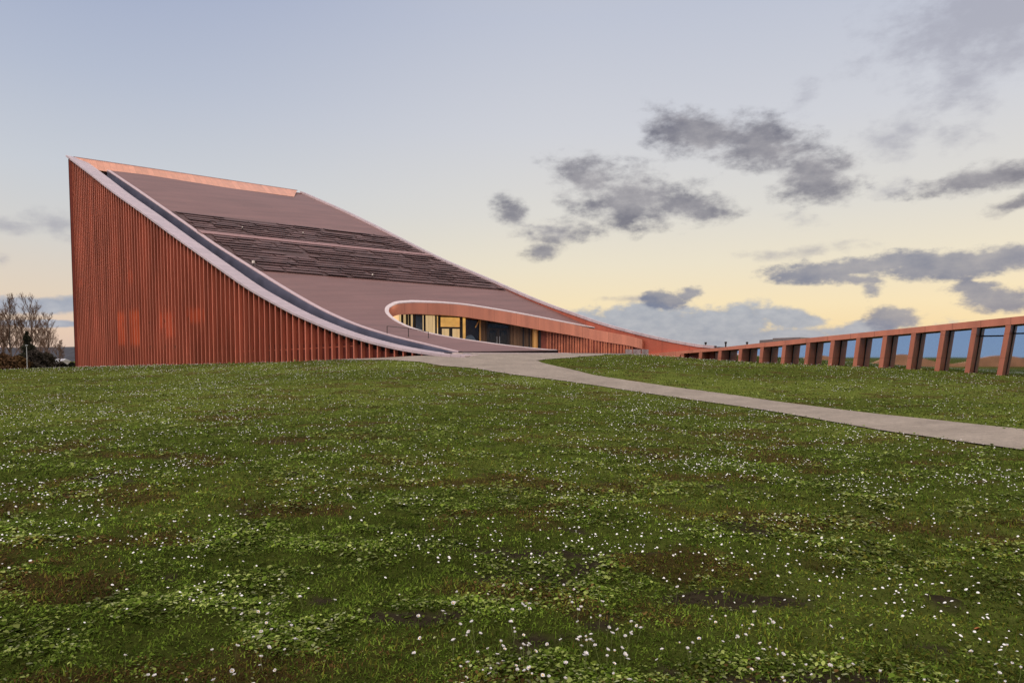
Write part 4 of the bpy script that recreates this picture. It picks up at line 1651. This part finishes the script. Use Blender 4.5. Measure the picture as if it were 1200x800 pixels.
# far shed
p = at_y(69, 423, 260)
g_ = float(ground(p[0], p[1]))
shed = thing('farm_shed', 'long low whitish shed far off beside the corner of the hall', 'shed', None, (p[0], p[1], g_))
h_ = p[2] - g_
mb = MB()
mb.box((p[0], p[1], g_ + h_ / 2), (5.2, 5, h_))
part(mb, 'wall', pmat('pale render', (.42, .40, .40), rough=.8), shed)
mb = MB()
mb.prism([(p[0] - 2.8, p[1] - 2.8, g_ + h_ - .02), (p[0] - 2.8, p[1], g_ + h_ + .9), (p[0] - 2.8, p[1] + 2.8, g_ + h_ - .02)],
         [(p[0] + 2.8, p[1] - 2.8, g_ + h_ - .02), (p[0] + 2.8, p[1], g_ + h_ + .9), (p[0] + 2.8, p[1] + 2.8, g_ + h_ - .02)])
part(mb, 'roof', pmat('pale sheet roof', (.40, .40, .43), rough=.6), shed)
mb = MB()
mb.box((p[0] + .6, p[1] - 2.53, g_ + h_ * .45), (1.8, .08, h_ * .7))
part(mb, 'door', M['roofbox'], shed)

# wooded hills on the horizon
mb = MB()
hills = []
n = 240
for j_, (y0, hmul) in enumerate(((690, 0), (760, 1.0), (900, 1.15), (1100, .3))):
    row = []
    for i in range(n):
        f_ = i / (n - 1)
        x_ = -900 + f_ * 1500
        base = -3
        top_ = 1.6 + (418 - 408.2) * 760 / 800
        hgt = (top_ - base) * hmul * (.86 + .22 * float(vnoise(np.array(f_ * 60), np.array(j_ * 3.))) + .10 * float(vnoise(np.array(f_ * 200), np.array(j_ * 7.))))
        row.append((x_, y0, base + hgt - (.5 if hmul == 0 else 0)))
    hills.append(row)
mb.ribbon(hills)
struct(mb.build('hills', pmat('far wooded hills', (.030, .031, .040), rough=1, var=.35, scale=.05)))

# =================================================================== SKY AND LIGHT
SUN_AZ, SUN_EL = R(52), R(5)
w = bpy.data.worlds.new('World')
SC.world = w
w.use_nodes = True
nt = w.node_tree
N, L = nt.nodes, nt.links
N.clear()
outw = N.new('ShaderNodeOutputWorld')
bg = N.new('ShaderNodeBackground')
bg.inputs['Strength'].default_value = .1
L.new(bg.outputs[0], outw.inputs['Surface'])


def mth(op, a, b=None, c=None, clamp=False):
    n_ = N.new('ShaderNodeMath')
    n_.operation = op
    n_.use_clamp = clamp
    for i, x_ in enumerate((a, b, c)):
        if x_ is None:
            continue
        if isinstance(x_, (int, float)):
            n_.inputs[i].default_value = float(x_)
        else:
            L.new(x_, n_.inputs[i])
    return n_.outputs[0]


def mixc(f_, a, b, blend='MIX'):
    n_ = N.new('ShaderNodeMix')
    n_.data_type = 'RGBA'
    n_.blend_type = blend
    for k_, x_ in (('Factor', f_), ('A', a), ('B', b)):
        if isinstance(x_, (int, float)):
            n_.inputs[k_].default_value = x_
        elif isinstance(x_, tuple):
            n_.inputs[k_].default_value = (*x_, 1)
        else:
            L.new(x_, n_.inputs[k_])
    return n_.outputs['Result']


def lin(*c):
    return tuple(((v / 255) / 12.92 if v < 10.3 else (((v / 255) + .055) / 1.055) ** 2.4) for v in c)


tc = N.new('ShaderNodeTexCoord')
nrmz = N.new('ShaderNodeVectorMath')
nrmz.operation = 'NORMALIZE'
L.new(tc.outputs['Generated'], nrmz.inputs[0])
sp = N.new('ShaderNodeSeparateXYZ')
L.new(nrmz.outputs[0], sp.inputs[0])
AZ = mth('ARCTAN2', sp.outputs['X'], sp.outputs['Y'])
EL = mth('ARCSINE', sp.outputs['Z'])


def ramp(stops):
    n_ = N.new('ShaderNodeValToRGB')
    cr = n_.color_ramp
    while len(cr.elements) < len(stops):
        cr.elements.new(.5)
    for e_, (p_, c_) in zip(cr.elements, stops):
        e_.position = p_
        e_.color = (*lin(*c_), 1)
    L.new(mth('DIVIDE', EL, 1.2, clamp=True), n_.inputs['Fac'])
    return n_.outputs['Color']


S = lambda *q_: [(e_ / 1.2, c_) for e_, c_ in q_]
sunny = ramp(S((0, (240, 205, 150)), (.03, (250, 223, 172)), (.07, (251, 231, 190)), (.13, (240, 230, 207)), (.2, (226, 223, 216)), (.31, (212, 214, 221)), (.45, (194, 200, 216)), (.8, (176, 176, 184)), (1.2, (176, 172, 174))))
leftw = ramp(S((0, (222, 195, 180)), (.03, (234, 206, 184)), (.08, (230, 214, 194)), (.15, (216, 214, 210)), (.23, (204, 209, 217)), (.34, (184, 193, 212)), (.47, (162, 174, 203)), (.8, (166, 168, 180)), (1.2, (176, 172, 174))))
east = ramp(S((0, (150, 174, 208)), (.06, (140, 168, 210)), (.16, (144, 164, 204)), (.3, (228, 206, 198)), (.5, (255, 240, 226)), (.8, (244, 232, 222)), (1.2, (190, 184, 182))))
f1 = N.new('ShaderNodeMapRange')
f1.interpolation_type = 'SMOOTHSTEP'
f1.inputs['From Min'].default_value = -.62
f1.inputs['From Max'].default_value = .12
L.new(AZ, f1.inputs['Value'])
sky = mixc(f1.outputs[0], leftw, sunny)
f2 = N.new('ShaderNodeMapRange')
f2.interpolation_type = 'SMOOTHSTEP'
f2.inputs['From Min'].default_value = 1.0
f2.inputs['From Max'].default_value = 1.9
L.new(mth('ABSOLUTE', AZ), f2.inputs['Value'])
sky = mixc(f2.outputs[0], sky, east)


def sstep(x_, a, b):
    n_ = N.new('ShaderNodeMapRange')
    n_.interpolation_type = 'SMOOTHSTEP'
    n_.inputs['From Min'].default_value = a
    n_.inputs['From Max'].default_value = b
    L.new(x_, n_.inputs['Value'])
    return n_.outputs[0]


# unseen high and eastern sky, lifted as added fill for lawn and walls
ANTI = sstep(mth('COSINE', mth('ADD', AZ, R(125))), -.25, .75)
BOOST = mth('ADD', mth('MULTIPLY_ADD', mth('MULTIPLY', mth('MULTIPLY', f2.outputs[0], sstep(EL, .16, .45)), ANTI), 2.6, 1.0), mth('MULTIPLY', sstep(EL, .56, .95), 1.6))

# clouds, laid out on the sky's own bearings
nz = N.new('ShaderNodeTexNoise')
nz.inputs['Scale'].default_value = 13
nz.inputs['Detail'].default_value = 9
nz.inputs['Roughness'].default_value = .62
mpg = N.new('ShaderNodeMapping')
mpg.inputs['Scale'].default_value = (1, 1, 1.9)
L.new(nrmz.outputs[0], mpg.inputs[0])
L.new(mpg.outputs[0], nz.inputs['Vector'])
nzf = N.new('ShaderNodeTexNoise')
nzf.inputs['Scale'].default_value = 42
nzf.inputs['Detail'].default_value = 6
nzf.inputs['Roughness'].default_value = .6
L.new(mpg.outputs[0], nzf.inputs['Vector'])
NOISE = mth('ADD', mth('MULTIPLY', mth('SUBTRACT', nz.outputs['Fac'], .5), 2.5), mth('MULTIPLY', mth('SUBTRACT', nzf.outputs['Fac'], .5), 1.35))


def azel(px, py):
    r_ = ray(px, py)
    r_ = r_ / np.linalg.norm(r_)
    return math.atan2(r_[0], r_[1]), math.asin(r_[2])


def cloud_layer(blobs, soft):
    acc = None
    for px, py, rx, ry, rot, amp in blobs:
        rx, ry = rx * 1.12, ry * 1.15
        a0, e0_ = azel(px, py)
        a1, _ = azel(px + rx, py)
        _, e1_ = azel(px, py - ry)
        ra, re_ = abs(a1 - a0), abs(e1_ - e0_)
        da, de = mth('SUBTRACT', AZ, a0), mth('SUBTRACT', EL, e0_)
        c_, s_ = math.cos(R(rot)), math.sin(R(rot))
        xx = mth('ADD', mth('MULTIPLY', da, c_ / ra), mth('MULTIPLY', de, s_ / ra))
        yy = mth('ADD', mth('MULTIPLY', da, -s_ / re_), mth('MULTIPLY', de, c_ / re_))
        rr_ = mth('SQRT', mth('ADD', mth('MULTIPLY', xx, xx), mth('MULTIPLY', yy, yy)))
        m_ = mth('MULTIPLY', mth('SUBTRACT', 1.05, rr_), amp)
        acc = m_ if acc is None else mth('SMOOTH_MAX', acc, m_, .25) if False else mth('MAXIMUM', acc, m_)
    dens = mth('ADD', acc, mth('MULTIPLY', NOISE, 1.0))
    mr = N.new('ShaderNodeMapRange')
    mr.interpolation_type = 'SMOOTHSTEP'
    mr.inputs['From Min'].default_value = -.34
    mr.inputs['From Max'].default_value = -.34 + soft
    L.new(dens, mr.inputs['Value'])
    lim = N.new('ShaderNodeMapRange')
    lim.inputs['From Min'].default_value = -1.0
    lim.inputs['From Max'].default_value = -.3
    L.new(acc, lim.inputs['Value'])
    return mth('MULTIPLY', mr.outputs[0], lim.outputs[0])


# (centre and radii as seen from the standpoint, tilt in degrees, weight)
UP = [(825, 158, 62, 24, -12, 1), (895, 172, 62, 26, -12, 1), (955, 205, 48, 30, -25, .9), (985, 195, 20, 14, 0, .7),
      (690, 212, 42, 26, -15, 1), (742, 232, 58, 30, -5, 1.1), (805, 243, 50, 15, -12, .9),
      (603, 252, 18, 14, -35, .8), (650, 272, 44, 13, -3, .9), (638, 294, 18, 9, 0, .8),
      (1150, 210, 85, 13, 3, 1), (1185, 241, 28, 8, 15, .8)]
FAINT = [(1150, 25, 130, 70, 0, 1.1), (1130, 95, 50, 28, -15, .55), (1040, 165, 28, 18, -30, .6), (1062, 148, 26, 16, 0, .5), (1120, 158, 24, 11, 0, .5), (942, 120, 12, 16, 0, .45),
         (950, 294, 55, 6, 2, .7), (740, 350, 30, 3, 0, .6), (940, 258, 18, 8, 0, .35), (62, 264, 28, 12, -8, .8), (18, 266, 34, 7, 0, .55), (0, 305, 12, 8, 0, .6), (1050, 222, 30, 8, 0, .5)]
LOW = [(1010, 312, 100, 11, 4, 1), (1130, 308, 115, 14, 3, 1), (995, 326, 40, 7, -10, .8), (778, 350, 18, 8, -10, .9), (812, 343, 18, 6, 5, .8),
       (1050, 371, 30, 13, -5, 1), (1165, 350, 42, 13, -8, .9), (1140, 337, 30, 5, 0, .8), (1020, 338, 12, 10, -40, .6)]
BANK = [(760, 384, 80, 19, -3, 1.1), (845, 382, 62, 19, 0, 1.1), (925, 374, 34, 11, -8, .9), (700, 380, 60, 10, -5, .9), (830, 399, 230, 11, 2, 1.0), (990, 388, 60, 7, 8, .7),
        (40, 357, 62, 9, 3, 1.1), (90, 356, 40, 8, 0, .9), (50, 379, 70, 3.2, 0, .9)]
cu, cf, cl_, cb_ = cloud_layer(UP, 1.05), cloud_layer(FAINT, 1.3), cloud_layer(LOW, .7), cloud_layer(BANK, .7)
shade = mth('MULTIPLY_ADD', nz.outputs['Fac'], 1.1, .45)
sky = mixc(mth('MULTIPLY', cf, .55), sky, lin(150, 150, 166))
sky = mixc(mth('MULTIPLY', cb_, .88), sky, mixc(nzf.outputs['Fac'], lin(122, 140, 168), lin(196, 200, 208)))
tone = N.new('ShaderNodeValToRGB')
tone.color_ramp.elements[0].position = .33
tone.color_ramp.elements[1].position = .66
tone.color_ramp.elements[0].color = (*lin(172, 169, 173), 1)
tone.color_ramp.elements[1].color = (*lin(114, 114, 128), 1)
L.new(nz.outputs['Fac'], tone.inputs['Fac'])
sky = mixc(mth('MULTIPLY', cu, .92), sky, tone.outputs['Color'])
tone2 = N.new('ShaderNodeValToRGB')
tone2.color_ramp.elements[0].position = .33
tone2.color_ramp.elements[1].position = .66
tone2.color_ramp.elements[0].color = (*lin(168, 166, 172), 1)
tone2.color_ramp.elements[1].color = (*lin(118, 126, 150), 1)
L.new(nz.outputs['Fac'], tone2.inputs['Fac'])
sky = mixc(mth('MULTIPLY', cl_, .9), sky, tone2.outputs['Color'])

nish = N.new('ShaderNodeTexSky')
nish.sky_type = 'NISHITA'
nish.sun_disc = False
nish.sun_elevation = SUN_EL
nish.sun_rotation = SUN_AZ
sky10 = mixc(1.0, sky, (10.1, 10.1, 10.1), 'MULTIPLY')
bo_ = N.new('ShaderNodeVectorMath')
bo_.operation = 'SCALE'
L.new(sky10, bo_.inputs[0])
L.new(BOOST, bo_.inputs['Scale'])
sky10 = bo_.outputs[0]
nsc = mixc(1.0, nish.outputs[0], (.35, .35, .35), 'MULTIPLY')
L.new(mixc(.06, sky10, nsc), bg.inputs['Color'])
w.cycles.sampling_method = 'MANUAL'
w.cycles.sample_map_resolution = 512

sun = bpy.data.lights.new('sun', 'SUN')
sun.energy = .6
sun.angle = R(14)
sun.color = (1.0, .78, .55)
so = bpy.data.objects.new('sun', sun)
COL.objects.link(so)
dirv = Vector((math.sin(SUN_AZ) * math.cos(SUN_EL), math.cos(SUN_AZ) * math.cos(SUN_EL), math.sin(SUN_EL)))
so.rotation_euler = dirv.to_track_quat('Z', 'Y').to_euler()

# =================================================================== CAMERA
cam = bpy.data.cameras.new('camera')
cam.sensor_width = 36
cam.lens = 24
cam.clip_start = .05
cam.clip_end = 20000
cam.shift_y = (CY - 400) / 1200
co = bpy.data.objects.new('camera', cam)
co.location = EYE
co.rotation_euler = (math.pi / 2 - TH, 0, 0)
COL.objects.link(co)
SC.camera = co

SC.view_settings.view_transform = 'Standard'
SC.view_settings.look = 'None'
SC.view_settings.gamma = 1
SC.view_settings.exposure = 0.0
SC.cycles.use_denoising = True
SC.cycles.max_bounces = 6
